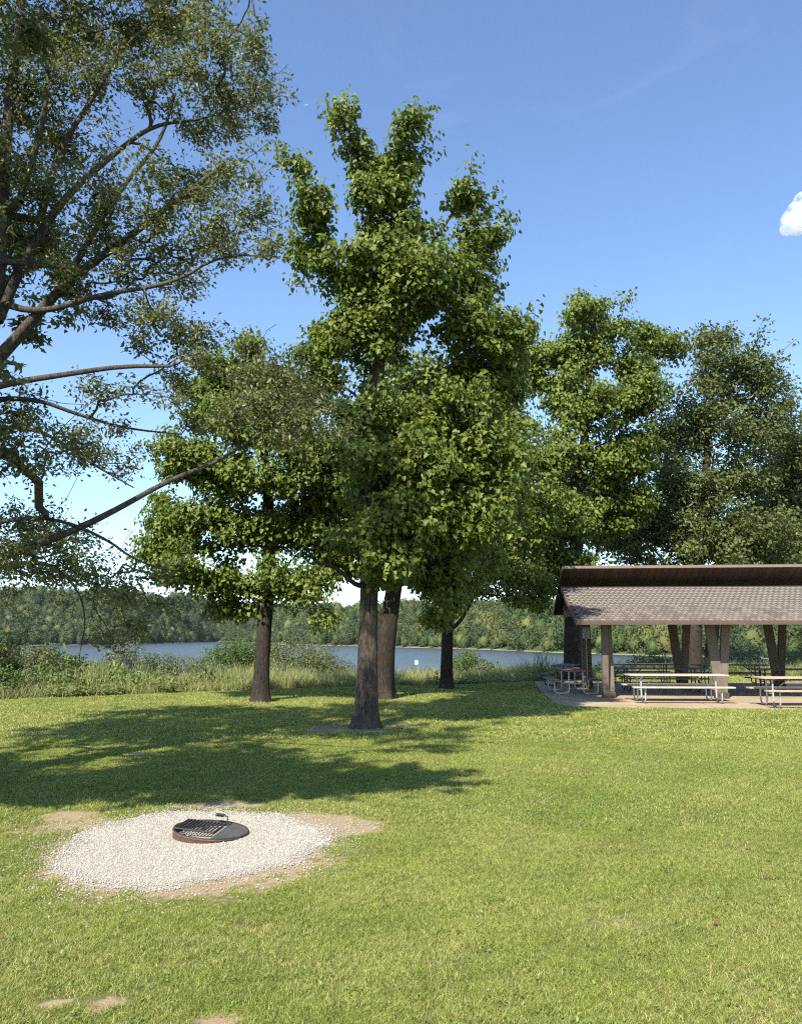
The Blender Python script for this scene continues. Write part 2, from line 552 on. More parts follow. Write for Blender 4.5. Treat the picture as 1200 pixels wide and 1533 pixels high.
def tubes(P0, Pc, P1, r0, r1, sides, segs):
    """bezier tubes for many edges at once"""
    n = len(P0); ts = np.linspace(0, 1, segs + 1)
    b = lambda t: ((1 - t) ** 2) * P0 + 2 * t * (1 - t) * Pc + t * t * P1
    db = lambda t: 2 * (1 - t) * (Pc - P0) + 2 * t * (P1 - Pc)
    V = np.zeros((n, segs + 1, sides, 3))
    ref = np.where(np.abs((P1 - P0)[:, 2:3]) < .8 * np.linalg.norm(P1 - P0, axis=1, keepdims=True), np.array([[0, 0, 1.]]), np.array([[1., 0, 0]]))
    an = np.arange(sides) * 2 * np.pi / sides
    for i, t_ in enumerate(ts):
        c = b(t_); d = db(t_); d /= np.linalg.norm(d, axis=1, keepdims=True) + 1e-9
        x = np.cross(d, ref); x /= np.linalg.norm(x, axis=1, keepdims=True) + 1e-9
        y = np.cross(d, x); r = (r0 * (1 - t_) + r1 * t_)[:, None, None]
        V[:, i] = c[:, None] + r * (np.cos(an)[None, :, None] * x[:, None] + np.sin(an)[None, :, None] * y[:, None])
    q = []
    for i in range(segs):
        for k in range(sides):
            q.append((i * sides + k, i * sides + (k + 1) % sides, (i + 1) * sides + (k + 1) % sides, (i + 1) * sides + k))
    q = np.array(q)
    FF = q[None] + (np.arange(n) * (segs + 1) * sides)[:, None, None]
    return V.reshape(-1, 3), FF.reshape(-1, 4)


def resample(pts, step):
    out = [np.array(pts[0], float)]
    for a, b in zip(pts[:-1], pts[1:]):
        a = np.array(a, float); b = np.array(b, float)
        k = max(1, int(np.linalg.norm((b - a)[:3]) / step))
        for i in range(1, k + 1): out.append(a + (b - a) * i / k)
    return np.array(out)


def smooth_path(pts, it=2):
    p = np.array(pts, float)
    for _ in range(it):
        q = [p[0]]
        for a, b in zip(p[:-1], p[1:]):
            q += [a * .75 + b * .25, a * .25 + b * .75]
        q.append(p[-1]); p = np.array(q)
    return p


def make_tree(name, label, cat, group, trunk, lobes, limbs, leaf, n_leaf, lsize, attach_z, seed, bark, tmpl,
              bf=.28, spread=(.34, .15), tip_r=.007, sides=20, orient=None, shell=.55, flare=.5, rexp=2.35, shoots=.22, shoot_len=.45, extra=0, gap=0.0, along=.55, bare_twigs=0.0):
    """trunk: [(x,y,z,r)...]; lobes: [(centre, radii, n_points)]; limbs: [[(x,y,z,r)...]]"""
    rng = np.random.RandomState(seed)
    base = np.array(trunk[0][:3])
    root = empty(name, tuple(base)); tag(root, label, cat, group)
    tp = resample(smooth_path(trunk), .22)
    # --- skeleton
    P = [tuple(q[:3]) for q in tp]; par = [-1] + list(range(len(tp) - 1)); rad = list(tp[:, 3]); fixed = [True] * len(tp)
    ok = [q[2] - base[2] > attach_z for q in tp]
    for lb in limbs:
        lp = resample(smooth_path(lb), .3)
        d = np.linalg.norm(np.array(P)[:len(tp)] - lp[0][:3], axis=1); k = int(np.argmin(d))
        for i, q in enumerate(lp):
            P.append(tuple(q[:3])); par.append(k if i == 0 else len(P) - 2); rad.append(q[3]); fixed.append(True); ok.append(i > len(lp) * .15)
    nfix = len(P)
    A = []
    AW = []
    for lo in lobes:
        c, r, k = lo[:3]
        d = rng.normal(size=(k, 3)); d /= np.linalg.norm(d, axis=1, keepdims=True)
        u = rng.uniform(0, 1, (k, 1)) ** (shell / 1.5)
        bump_ = .72 + .56 * vnoise(d[:, 0] * 1.9 + d[:, 2], d[:, 1] * 1.9 - d[:, 2] * .7, 1.0, c[0] * 3 + c[2])[:, None]
        q = np.array(c) + d * u * np.array(r) * bump_
        if gap and len(lo) < 4:
            g3 = .5 * vnoise(q[:, 0] * 1.5 + q[:, 1] * .6, q[:, 2] * 1.5 - q[:, 1] * .5, 1.0, 5) + .5 * vnoise(q[:, 0] * .8 - q[:, 1] * .5, q[:, 2] * .8, 1.0, 40)
            kp = g3 > gap
            if kp.sum() < 2: kp[:2] = True
            q = q[kp]; d = d[kp]; k = len(q)
        A.append(q); n_before = sum(len(z) for z in A) - len(q)
        pick = rng.uniform(size=k) < shoots
        if pick.any():
            so = d[pick] * np.array([.75, .75, .55]) + np.array([0, 0, .45]) + rng.normal(size=(int(pick.sum()), 3)) * .2
            for f_ in (.5, 1.0): A.append(q[pick] + so * shoot_len * f_ * rng.uniform(.6, 1.2, (int(pick.sum()), 1)))
        AW.append(np.full(sum(len(z) for z in A) - n_before, 1.0 if len(lo) > 3 else 0.0))
    A = np.concatenate(A); na = len(A); AW = np.concatenate(AW)
    if extra == 0: AW[:] = 0
    P = np.concatenate([np.array(P), np.zeros((na, 3))]); cnt = nfix
    path = np.zeros(len(P))
    for i in range(1, nfix):
        path[i] = path[par[i]] + np.linalg.norm(P[i] - P[par[i]]) if par[i] >= 0 else 0
    okn = np.array(ok)
    best = np.full(na, 1e9); bn = np.zeros(na, int)
    for j in np.nonzero(okn)[0]:
        dv = A - P[j]; d = np.linalg.norm(dv, axis=1)
        c = d + bf * path[j] + np.maximum(0, -dv[:, 2]) * .25
        m = c < best; best[m] = c[m]; bn[m] = j
    left = np.ones(na, bool); par = par + [0] * na; rad = rad + [0.0] * na
    where = np.zeros(na, int)
    for _ in range(na):
        a = int(np.argmin(np.where(left, best, 1e12))); left[a] = False; where[cnt - nfix] = a
        j = bn[a]; P[cnt] = A[a]; par[cnt] = j; dlen = np.linalg.norm(A[a] - P[j]); path[cnt] = path[j] + dlen
        dv = A - A[a]; d = np.linalg.norm(dv, axis=1)
        c = d + bf * path[cnt] + np.maximum(0, -dv[:, 2]) * .25
        m = left & (c < best); best[m] = c[m]; bn[m] = cnt
        cnt += 1
    par = np.array(par); rad = np.array(rad)
    acc = np.zeros(cnt)
    nch = np.zeros(cnt, int)
    for i in range(cnt - 1, 0, -1):
        if i >= nfix:
            if nch[i] == 0: acc[i] = tip_r ** rexp
            rad[i] = max(acc[i] ** (1 / rexp), tip_r)
        if par[i] >= 0:
            acc[par[i]] += acc[i] if i >= nfix else 0; nch[par[i]] += 1
    # --- branches mesh
    bi = np.arange(len(tp), cnt); pi = par[bi]
    P0 = P[pi]; P1 = P[bi]; gp = np.where(par[pi] >= 0, par[pi], pi)
    dp = P0 - P[gp]; dp /= np.linalg.norm(dp, axis=1, keepdims=True) + 1e-9
    ln = np.linalg.norm(P1 - P0, axis=1, keepdims=True)
    dd = (P1 - P0) / (ln + 1e-9)
    ontrunk = (pi < len(tp))[:, None]
    k = np.where((bi < nfix)[:, None], 0.0, np.where(ontrunk, .15, .45))
    ctrl = P0 + (dp * k + dd * (1 - k)) * ln * .5 + rng.normal(size=P0.shape) * ln * .05 * (bi >= nfix)[:, None]
    r1 = rad[bi]; r0 = np.minimum(rad[pi], r1 * 1.3 + .002)
    r0 = np.where(bi < nfix, np.where(pi < len(tp), r1 * 1.15, rad[pi]), r0)
    big = r1 > .022
    mats = bark
    Vs, Fs, o = [], [], 0
    for sel, sd_, sg in ((big, 8, 4), (~big & (r1 > .009), 4, 3), (~big & (r1 <= .009), 3, 2)):
        if sel.sum():
            v, f = tubes(P0[sel], ctrl[sel], P1[sel], r0[sel], r1[sel], sd_, sg)
            Vs.append(v); Fs.append(f + o); o += len(v)
    br = mobj('branches', np_mesh('branches', np.concatenate(Vs) - base, np.concatenate(Fs), mats, None, True), root)
    # --- trunk mesh
    th = np.linspace(0, 2 * np.pi, sides * 2, endpoint=False)
    tq = resample(smooth_path(trunk, 2), .1)
    ph = rng.uniform(0, 6.28, 6)
    rings = []
    for q in tq:
        h = q[2] - base[2]
        fl = 1 + flare * math.exp(-max(h, 0) / .22) * (.75 + .35 * np.sin(th * 5 + ph[0]) + .2 * np.sin(th * 3 + ph[1])) + .12 * math.exp(-max(h, 0) / 1.0)
        fur = 1 + .05 * np.abs(np.sin(th * 9 + 1.2 * math.sin(h * 2.1 + ph[2]) + ph[3])) + .035 * np.sin(th * 4 + h * 1.7 + ph[4]) + .03 * (vnoise(th * 6, np.full_like(th, h * 5), 1.0, seed) - .5)
        r = q[3] * fl * fur
        rings.append(np.stack([q[0] + r * np.cos(th), q[1] + r * np.sin(th), np.full_like(th, q[2] - (.12 if h < .02 else 0))], -1))
    V = np.concatenate(rings) - base; m_ = len(th)
    f = []
    for i in range(len(rings) - 1):
        a = i * m_ + np.arange(m_); b = i * m_ + (np.arange(m_) + 1) % m_
        f.append(np.stack([a, b, b + m_, a + m_], -1))
    mobj('trunk', np_mesh('trunk', V, np.concatenate(f), mats, None, True), root)
    # --- leaves
    ti = np.arange(nfix, cnt)
    Pc = P[ti]; Pp = P[par[ti]]
    flag = AW[where] > .5
    sp = np.array([spread[0], spread[0], spread[1]])
    Vs, Fs, As, o = [], [], [], 0
    for sel, cnt_l, tm, sz_ in ((~flag, n_leaf, tmpl, lsize), (flag, extra, SMALL, lsize * 1.7)):
        if cnt_l == 0 or not sel.any(): continue
        w = rng.dirichlet(np.full(len(ti), 6.0)) * sel * (rng.uniform(size=len(ti)) >= bare_twigs); w /= w.sum()
        which = rng.choice(len(ti), cnt_l, p=w)
        tpos = 1 - rng.uniform(0, along, cnt_l) ** 1.4
        off = np.clip(rng.normal(size=(cnt_l, 3)), -1.7, 1.7) * sp
        pos = Pp[which] + (Pc - Pp)[which] * tpos[:, None] + off
        outd = off / (np.linalg.norm(off, axis=1, keepdims=True) + 1e-6) * .8
        tc = pos - np.array([base[0], base[1], 0]); tc[:, 2] = 0
        outd = outd + tc / (np.linalg.norm(tc, axis=1, keepdims=True) + 1e-6) * .5
        V, Fl, kv = place_leaves(rng, pos, outd, sz_, tm, **(orient or {}))
        cl = rng.uniform(0, 1, len(ti))[which]
        As.append(np.repeat(np.clip(.5 * rng.uniform(0, 1, cnt_l) + .5 * cl, 0, 1), kv))
        Vs.append(V); Fs.append(Fl + o); o += len(V)
    cr = mobj('crown', np_mesh('crown', np.concatenate(Vs) - base, np.concatenate(Fs), leaf, {'var': np.concatenate(As)}), root)
    cr['kind'] = 'stuff'
    return root


def px_lobes(Y, L, dens, dz_seed=0, ydepth=1.0, yj=0.0, k=.97):
    rs = np.random.RandomState(dz_seed); out = []
    m = mpp(Y)
    for e in L:
        px, py, rx, ry = e[:4]; dy = e[4] if len(e) > 4 else rs.uniform(-yj, yj)
        c = at(px, py, Y + dy); mm = mpp(Y + dy) * 1.05
        r = (rx * mm * k, max(rx, ry) * mm * ydepth * k, ry * mm * k)
        out.append((tuple(c), r, max(3, int(dens * r[0] * r[2] * 10))))
    return out


def px_trunk(Y, L, base):
    out = []
    for px, py, r, dy in L:
        c = at(px, py, Y + dy); out.append((c.x, c.y, c.z, r))
    out[0] = (base.x, base.y, float(land_z(base.x, base.y)) - .02, out[0][3])
    return out


ORI = dict(up=.75, outw=.6, rnd=.45, tipdown=.55)
MAPLES = 'maples grouped at the lawn edge'
# --- the tall maple in the middle
b1 = G(547, 1089); Y1 = b1.y
L1 = [(517, 180, 15, 36), (524, 235, 28, 38), (606, 186, 18, 34), (604, 245, 26, 42), (560, 305, 54, 42), (447, 255, 15, 30), (468, 312, 28, 38), (480, 360, 38, 35),
      (700, 302, 22, 32), (726, 352, 24, 20), (688, 360, 20, 28), (600, 352, 38, 36), (550, 390, 85, 50), (470, 440, 48, 48), (640, 430, 70, 48), (708, 430, 38, 30),
      (560, 480, 100, 55), (690, 500, 72, 48), (762, 505, 36, 40), (500, 545, 55, 40), (620, 560, 85, 45), (740, 575, 58, 50), (690, 630, 78, 50), (580, 640, 60, 40),
      (660, 710, 85, 50), (560, 720, 62, 45), (740, 690, 45, 45), (615, 790, 85, 45), (700, 790, 60, 45), (660, 860, 60, 40), (590, 850, 45, 28), (520, 800, 30, 40), (640, 925, 26, 22), (690, 905, 24, 20), (555, 690, 50, 36, -1.2), (600, 760, 55, 34, -1.3), (545, 620, 46, 32, -1.1), (640, 690, 46, 34, -1.4), (535, 790, 36, 24, -1.0), (600, 830, 40, 22, -1.2), (560, 262, 30, 30), (668, 400, 34, 26), (712, 385, 28, 22), (462, 390, 30, 26)]
make_tree('maple_tree', 'tallest leafy maple, thick furrowed trunk nearest the camera, standing in the shade', 'tree', MAPLES,
          px_trunk(Y1, [(547, 1089, .215, 0), (549, 1030, .205, 0), (552, 900, .185, 0), (555, 780, .165, .1), (562, 600, .15, .1), (572, 480, .11, 0), (560, 360, .075, 0), (545, 250, .04, 0), (530, 170, .018, 0)], b1),
          px_lobes(Y1, L1, 17, 1, .95, .8, .88),
          [[tuple(at(553, 870, Y1)) + (.07,), tuple(at(535, 880, Y1 - .3)) + (.055,), tuple(at(505, 850, Y1 - .6)) + (.04,), tuple(at(470, 840, Y1 - .9)) + (.03,)],
           [tuple(at(566, 600, Y1)) + (.06,), tuple(at(620, 570, Y1)) + (.045,), tuple(at(680, 545, Y1 - .1)) + (.032,), tuple(at(730, 520, Y1 - .2)) + (.018,)],
           [tuple(at(572, 500, Y1)) + (.07,), tuple(at(600, 430, Y1 + .2)) + (.055,), tuple(at(650, 360, Y1 + .2)) + (.04,), tuple(at(690, 300, Y1)) + (.022,)],
           [tuple(at(568, 520, Y1)) + (.065,), tuple(at(540, 460, Y1)) + (.05,), tuple(at(480, 370, Y1)) + (.035,), tuple(at(445, 260, Y1)) + (.018,)]],
          M['maple_leaf'], 76000, .100, 2.6, 11, M['bark'], MAPLE_SM, spread=(.155, .09), gap=.36, along=.9, shoots=.3, shoot_len=.5, orient=ORI)

# --- the maple behind it, leaning right
b2 = G(572, 1046); Y2 = b2.y
L2 = [(640, 640, 85, 60), (735, 650, 65, 60), (560, 690, 80, 55), (700, 740, 85, 55), (600, 780, 90, 50), (760, 760, 45, 50), (500, 760, 50, 45), (640, 840, 80, 35), (560, 850, 50, 28), (720, 830, 60, 35), (610, 560, 60, 50), (700, 880, 30, 22)]
make_tree('maple_tree', 'maple with shaded dark trunk leaning right just behind the thick furrowed trunk', 'tree', MAPLES,
          px_trunk(Y2, [(572, 1046, .30, 0), (576, 960, .28, 0), (590, 880, .24, 0), (605, 780, .19, 0), (620, 680, .12, 0), (630, 580, .05, 0)], b2),
          px_lobes(Y2, L2, 9, 2, 1.0, 1.2), [], M['maple_leaf'], 36000, .112, 2.6, 12, M['bark_shaded'], MAPLE_SM, spread=(.22, .11), gap=.33, along=.8, orient=ORI)

# --- left maple
b3 = G(389, 1051); Y3 = b3.y
L3 = [(372, 512, 16, 22), (352, 560, 44, 30), (400, 575, 40, 30), (500, 740, 36, 40), (505, 830, 30, 36), (310, 600, 42, 34), (440, 600, 50, 38), (370, 630, 70, 42), (275, 680, 42, 38), (330, 710, 65, 40), (420, 700, 62, 42), (480, 680, 34, 36), (250, 760, 34, 36),
      (300, 790, 55, 38), (390, 790, 65, 38), (460, 790, 46, 40), (265, 850, 34, 32), (330, 870, 52, 26), (410, 870, 46, 24), (465, 885, 34, 38), (480, 930, 18, 20), (340, 910, 34, 16), (240, 820, 24, 26)]
make_tree('maple_tree', 'broad maple left of centre with bare shaded dark trunk, oak limb hanging before it', 'tree', MAPLES,
          px_trunk(Y3, [(389, 1051, .215, 0), (394, 960, .20, 0), (400, 880, .20, 0), (404, 800, .17, 0), (398, 690, .12, 0), (380, 570, .05, 0), (373, 500, .02, 0)], b3),
          px_lobes(Y3, L3, 10, 3, 1.0, 1.0), [], M['maple_leaf'], 50000, .110, 2.5, 13, M['bark_shaded'], MAPLE_SM, spread=(.22, .11), gap=.33, along=.8, orient=ORI)

# --- small trunked maple right of centre
b4 = G(668, 1031); Y4 = b4.y
L4 = [(690, 700, 60, 50), (760, 690, 45, 50), (730, 780, 75, 48), (790, 800, 40, 50), (660, 800, 60, 45), (790, 880, 36, 34), (720, 860, 55, 28), (660, 880, 40, 20), (740, 610, 50, 50), (810, 740, 30, 40)]
make_tree('maple_tree', 'slim trunked maple with a low right hand limb, farthest back near the shelter', 'tree', MAPLES,
          px_trunk(Y4, [(668, 1031, .20, 0), (669, 960, .19, 0), (671, 910, .18, 0), (680, 830, .15, 0), (705, 720, .10, 0), (725, 620, .04, 0)], b4),
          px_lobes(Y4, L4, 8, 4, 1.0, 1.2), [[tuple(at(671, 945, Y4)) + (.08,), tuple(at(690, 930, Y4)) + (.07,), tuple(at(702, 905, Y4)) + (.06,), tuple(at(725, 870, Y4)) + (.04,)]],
          M['maple_leaf'], 29000, .118, 2.8, 14, M['bark_shaded'], MAPLE_SM, spread=(.22, .11), gap=.33, along=.8, orient=ORI)

# --- maple behind the shelter's left end
c5 = at(856, 1000, 35.0); b5 = Vector((c5.x, 35.0, float(land_z(c5.x, 35.0)))); Y5 = 35.0
L5 = [(868, 458, 18, 24), (885, 478, 30, 26), (930, 478, 22, 26), (962, 510, 36, 28), (1005, 518, 22, 18), (870, 530, 52, 36), (930, 550, 50, 34), (840, 590, 44, 40), (900, 610, 62, 36), (965, 590, 34, 34), (830, 680, 50, 42), (890, 700, 65, 40),
      (940, 680, 40, 38), (840, 770, 62, 42), (910, 770, 55, 40), (810, 840, 42, 36), (870, 850, 50, 28), (800, 890, 26, 20), (950, 745, 30, 30), (800, 540, 26, 30)]
make_tree('maple_tree', 'bright green maple rising behind the left end of the shelter roof', 'tree', MAPLES,
          px_trunk(Y5, [(856, 1000, .36, 0), (857, 940, .34, 0), (860, 850, .30, 0), (868, 730, .24, 0), (880, 600, .14, 0), (886, 480, .05, 0)], b5),
          px_lobes(Y5, L5, 6.5, 5, 1.0, 1.5), [], M['maple_leaf'], 56000, .14, 3.2, 15, M['bark_shaded'], MAPLE_SM, spread=(.28, .13), gap=.33, along=.8, tip_r=.01, orient=ORI)

# --- two oaks behind the shelter
OAKS = 'oaks with small olive leaves'
c6 = at(1039, 1000, 38.0); b6 = Vector((c6.x, 38.0, float(land_z(c6.x, 38.0)))); Y6 = 38.0
L6 = [(1052, 505, 11, 30), (1083, 510, 13, 28), (1060, 550, 28, 28), (1108, 540, 22, 26), (1135, 555, 20, 26), (1160, 580, 16, 34), (1100, 590, 45, 32), (1045, 600, 40, 34), (1140, 620, 36, 34), (1020, 650, 34, 34), (1090, 660, 55, 36), (1150, 660, 26, 28),
      (1000, 710, 38, 32), (1060, 730, 55, 34), (1120, 720, 45, 34), (960, 790, 48, 28), (1030, 800, 60, 30), (1100, 800, 60, 30), (930, 825, 34, 18), (990, 840, 50, 18), (1070, 845, 60, 16), (920, 800, 40, 26), (970, 760, 46, 30), (1130, 840, 60, 18), (1010, 770, 60, 30), (1060, 822, 70, 24), (1140, 795, 50, 30), (1170, 630, 22, 30), (985, 660, 26, 30)]
make_tree('oak_tree', 'pointed olive oak rising above the middle of the shelter roof', 'tree', OAKS,
          px_trunk(Y6, [(1039, 1000, .30, 0), (1040, 930, .29, 0), (1044, 840, .26, 0), (1055, 720, .20, 0), (1065, 600, .10, 0), (1066, 520, .04, 0)], b6),
          px_lobes(Y6, L6, 5.6, 6, 1.0, 1.5), [], M['oak_leaf_far'], 60000, .17, 3.2, 16, M['bark_shaded'], OAK, gap=.36, spread=(.24, .15), tip_r=.01, shoot_len=1.15, shoots=.36,
          orient=dict(up=.5, outw=.4, rnd=.7, tipdown=.1))
c7 = at(1062, 1000, 42.0); b7 = Vector((c7.x, 42.0, float(land_z(c7.x, 42.0)))); Y7 = 42.0
L7 = [(1200, 675, 34, 24), (1170, 700, 30, 26), (1230, 690, 45, 40), (1190, 740, 50, 34), (1150, 770, 48, 30), (1230, 770, 60, 40), (1180, 815, 60, 26), (1120, 830, 50, 20), (1240, 830, 60, 30), (1280, 740, 50, 50)]
make_tree('oak_tree', 'lower spreading olive oak at the right edge behind the shelter', 'tree', OAKS,
          px_trunk(Y7, [(1062, 1000, .30, 0), (1066, 930, .28, 0), (1090, 860, .24, 0), (1140, 800, .18, 0), (1190, 740, .10, 0), (1205, 690, .04, 0)], b7),
          px_lobes(Y7, L7, 5, 7, 1.0, 1.5), [], M['oak_leaf_far'], 46000, .17, 3.2, 17, M['bark_shaded'], OAK, gap=.33, spread=(.26, .16), tip_r=.01, shoot_len=1.15, shoots=.36,
          orient=dict(up=.5, outw=.4, rnd=.7, tipdown=.1))

# --- the big pin oak at the left edge
Y0 = 10.5
b0 = Vector((-6.15, 10.3, 0.0))
L0 = [(40, 60, 70, 45), (120, 40, 60, 40), (200, 50, 50, 40), (270, 30, 45, 36), (330, 60, 40, 36), (385, 60, 22, 30), (395, 90, 20, 16), (300, 110, 55, 34), (220, 120, 50, 34), (130, 120, 60, 36), (40, 140, 55, 40), (345, 150, 50, 26), (400, 175, 22, 20), (390, 130, 28, 22),
      (90, 210, 60, 36), (20, 250, 50, 40), (190, 200, 30, 22), (300, 190, 40, 24), (70, 290, 60, 30), (150, 280, 50, 26), (230, 260, 35, 24), (290, 280, 48, 30), (340, 260, 32, 26), (390, 320, 30, 26), (320, 330, 50, 28), (230, 330, 50, 26), (150, 350, 55, 28), (60, 370, 50, 30),
      (250, 375, 60, 22), (340, 375, 46, 20), (400, 370, 26, 16), (190, 410, 50, 18), (110, 420, 50, 20), (270, 420, 50, 18), (160, 470, 40, 14), (230, 480, 48, 18), (290, 500, 44, 20), (300, 540, 30, 18), (210, 520, 20, 14),
      (160, 590, 38, 18), (220, 600, 46, 18), (260, 570, 24, 18), (60, 620, 55, 26), (20, 660, 45, 30), (110, 650, 50, 22), (190, 640, 44, 18), (150, 690, 50, 20), (220, 670, 34, 16), (40, 700, 40, 20),
      (360, 560, 34, 22), (420, 575, 44, 26), (480, 590, 34, 24), (395, 610, 50, 26), (460, 630, 46, 24), (510, 650, 24, 14), (340, 620, 30, 18), (430, 660, 40, 14), (300, 640, 24, 16),
      (40, 790, 60, 26), (20, 830, 50, 26), (90, 820, 46, 22), (120, 850, 34, 18), (60, 860, 46, 18), (150, 880, 34, 20), (185, 900, 34, 20), (200, 940, 20, 18), (165, 950, 24, 16), (20, 890, 26, 16), (30, 940, 12, 24), (115, 975, 10, 18), (75, 980, 12, 18), (15, 980, 14, 18), (240, 905, 30, 16), (230, 860, 24, 12)]
lob = px_lobes(Y0, L0, 44, 8, 1.2, 1.4, 1.22)
for c, r, n in [((-8.0, 9.0, 4.0), (1.8, 2.0, 1.0), 40), ((-7.4, 7.0, 4.4), (1.4, 1.4, .8), 34), ((-6.2, 6.6, 3.6), (1.0, .9, .6), 26), ((-8.5, 10.5, 7.0), (1.8, 2.2, 1.4), 50), ((-7.2, 8.0, 8.0), (1.6, 1.8, 1.3), 46),
                ((-7.4, 10.5, 10.0), (1.8, 2.0, 1.4), 50), ((-6.0, 9.8, 12.2), (1.8, 1.8, 1.2), 50), ((-4.2, 10.6, 12.0), (1.6, 1.6, 1.2), 44), ((-8.6, 12.0, 5.0), (1.6, 1.6, 1.2), 36), ((-5.2, 7.6, 6.0), (1.3, 1.0, .9), 30), ((-6.6, 12.6, 8.0), (1.6, 1.4, 1.6), 40),
                ((-4.9, 8.0, 9.6), (1.4, 1.2, 1.0), 34),
                ((-5.2, 6.6, 5.6), (1.1, 1.0, .7), 60), ((-4.9, 7.3, 4.4), (.8, .8, .5), 40), ((-5.6, 5.4, 7.2), (1.4, 1.2, .9), 60), ((-4.0, 4.3, 6.9), (1.2, .9, .6), 60), ((-4.9, 4.6, 6.2), (1.0, .9, .6), 50),
                ((-5.8, 6.4, 4.2), (1.0, .9, .6), 44), ((-6.4, 5.6, 5.2), (1.0, 1.0, .7), 44), ((-3.2, 3.8, 7.8), (1.0, .9, .6), 44), ((-5.2, 3.8, 8.6), (1.3, 1.0, .8), 50), ((-6.8, 4.6, 6.6), (1.2, 1.2, .9), 40),
                ((-8.4, 11.6, 6.4), (1.5, 1.5, 1.0), 50), ((-9.6, 9.0, 8.8), (1.6, 1.6, 1.2), 50), ((-8.8, 12.6, 9.0), (1.6, 1.6, 1.2), 50), ((-9.6, 10.4, 11.0), (1.6, 1.6, 1.1), 44), ((-9.2, 14.0, 6.6), (1.4, 1.4, 1.0), 40),
                ((-8.1, 9.3, 8.0), (1.5, 1.4, 1.0), 56), ((-9.3, 6.8, 10.3), (1.5, 1.4, 1.0), 46), ((-7.3, 12.2, 5.0), (1.1, 1.2, .8), 46), ((-7.6, 10.8, 6.4), (1.3, 1.2, .9), 50), ((-7.2, 8.0, 11.0), (1.5, 1.4, 1.0), 50), ((-6.6, 9.8, 8.8), (.9, 1.0, .9), 40)]:
    lob.append((c, r, int(n * 3.0), True))  # crown lobes out of view, placed to thicken the shade on the lawn


def pl(L): return [tuple(at(a, b, Y0 + d)) + (r * .6,) for a, b, d, r in L]


make_tree('oak_tree', 'large spreading pin oak with long bare grey limbs at the left edge', 'tree', OAKS,
          [(b0.x, b0.y, -.02, .34), (-6.1, 10.3, 1.0, .31), (-6.0, 10.4, 2.6, .28), (-5.88, 10.5, 4.0, .22), (-5.72, 10.5, 5.6, .17), (-5.62, 10.5, 7.2, .11), (-5.6, 10.4, 9.2, .065), (-5.5, 10.4, 11.4, .035), (-5.4, 10.4, 12.6, .015)],
          lob,
          [pl([(-25, 560, 0, .16), (40, 490, -.1, .125), (100, 420, -.2, .10), (200, 350, -.3, .075), (262, 300, -.3, .06), (330, 250, -.4, .045)]),
           pl([(-5, 480, 0, .15), (30, 400, .2, .12), (90, 300, .3, .09), (170, 230, .4, .065), (230, 185, .4, .05), (300, 180, .5, .032), (400, 145, .5, .014)]),
           pl([(60, 330, .2, .09), (90, 220, .1, .07), (150, 130, 0, .05), (190, 60, 0, .03), (250, 20, 0, .015)]),
           pl([(30, 300, -.2, .09), (60, 200, -.3, .07), (75, 120, -.3, .05), (60, 30, -.3, .025)]),
           pl([(110, 400, -.2, .075), (180, 280, .2, .06), (240, 215, .3, .045), (262, 140, .3, .03)]),
           pl([(-30, 585, 0, .10), (20, 572, -.3, .075), (100, 560, -.7, .062), (180, 548, -1.0, .05), (255, 548, -1.2, .034)]),
           pl([(-30, 600, .2, .08), (50, 595, .4, .055), (120, 622, .6, .042), (190, 642, .9, .03), (270, 650, 1.1, .015)]),
           pl([(-40, 850, 0, .12), (20, 828, -.2, .095), (110, 795, -.4, .08), (180, 760, -.5, .066), (250, 720, -.6, .055), (330, 690, -.6, .042), (400, 640, -.6, .03), (470, 600, -.6, .016)]),
           pl([(-30, 640, .3, .06), (60, 640, .5, .045), (130, 690, .6, .03), (200, 730, .6, .016)]),
           pl([(-10, 450, .1, .09), (60, 470, -.3, .07), (150, 440, -.6, .055), (260, 425, -.8, .042), (330, 380, -.9, .03), (420, 385, -1, .012)]),
           pl([(-40, 790, -.2, .06), (60, 770, -.4, .04), (150, 800, -.5, .03), (210, 845, -.6, .02), (290, 860, -.7, .01)]),
           pl([(-40, 860, .3, .06), (60, 835, .3, .045), (110, 870, .3, .03), (130, 920, .3, .018), (120, 975, .3, .008)])],
          M['oak_leaf'], 55000, .066, 2.4, 18, M['oak_bark'], SMALL, spread=(.075, .06), shoots=.2, shoot_len=.4, extra=150000, gap=.24, along=1.0, bare_twigs=.2, tip_r=.0038, bf=.2,
          orient=dict(up=.75, outw=.4, rnd=.7, tipdown=.1), shell=.95, rexp=2.5)


# ------------------------------------------------------------------ picnic shelter
def wood_mat(name, a, b, scale=1.0, rough=.85, along=(1, 1, 1)):
    t = NT(name)
    v = t.mapped(t.obj(), tuple(scale * k for k in along))
    n = t.noise(v, 3.0, 5, .6, .8)
    oi = t.new('ObjectInfo').outputs['Random']
    c = t.mix(t.ramp(n, [(.3, 0.0), (.7, 1.0)]), a, b)
    c = t.mix(t.math('MULTIPLY', oi, .45), c, tuple(x * .55 for x in a))
    c = t.mix(t.ramp(t.noise(t.obj(), 2.3, 3), [(.55, 0.0), (.8, .5)]), c, tuple(x * .5 for x in a))
    t.base(c, rough, 0, .25); t.bump(n, .4, .01)
    return t.m


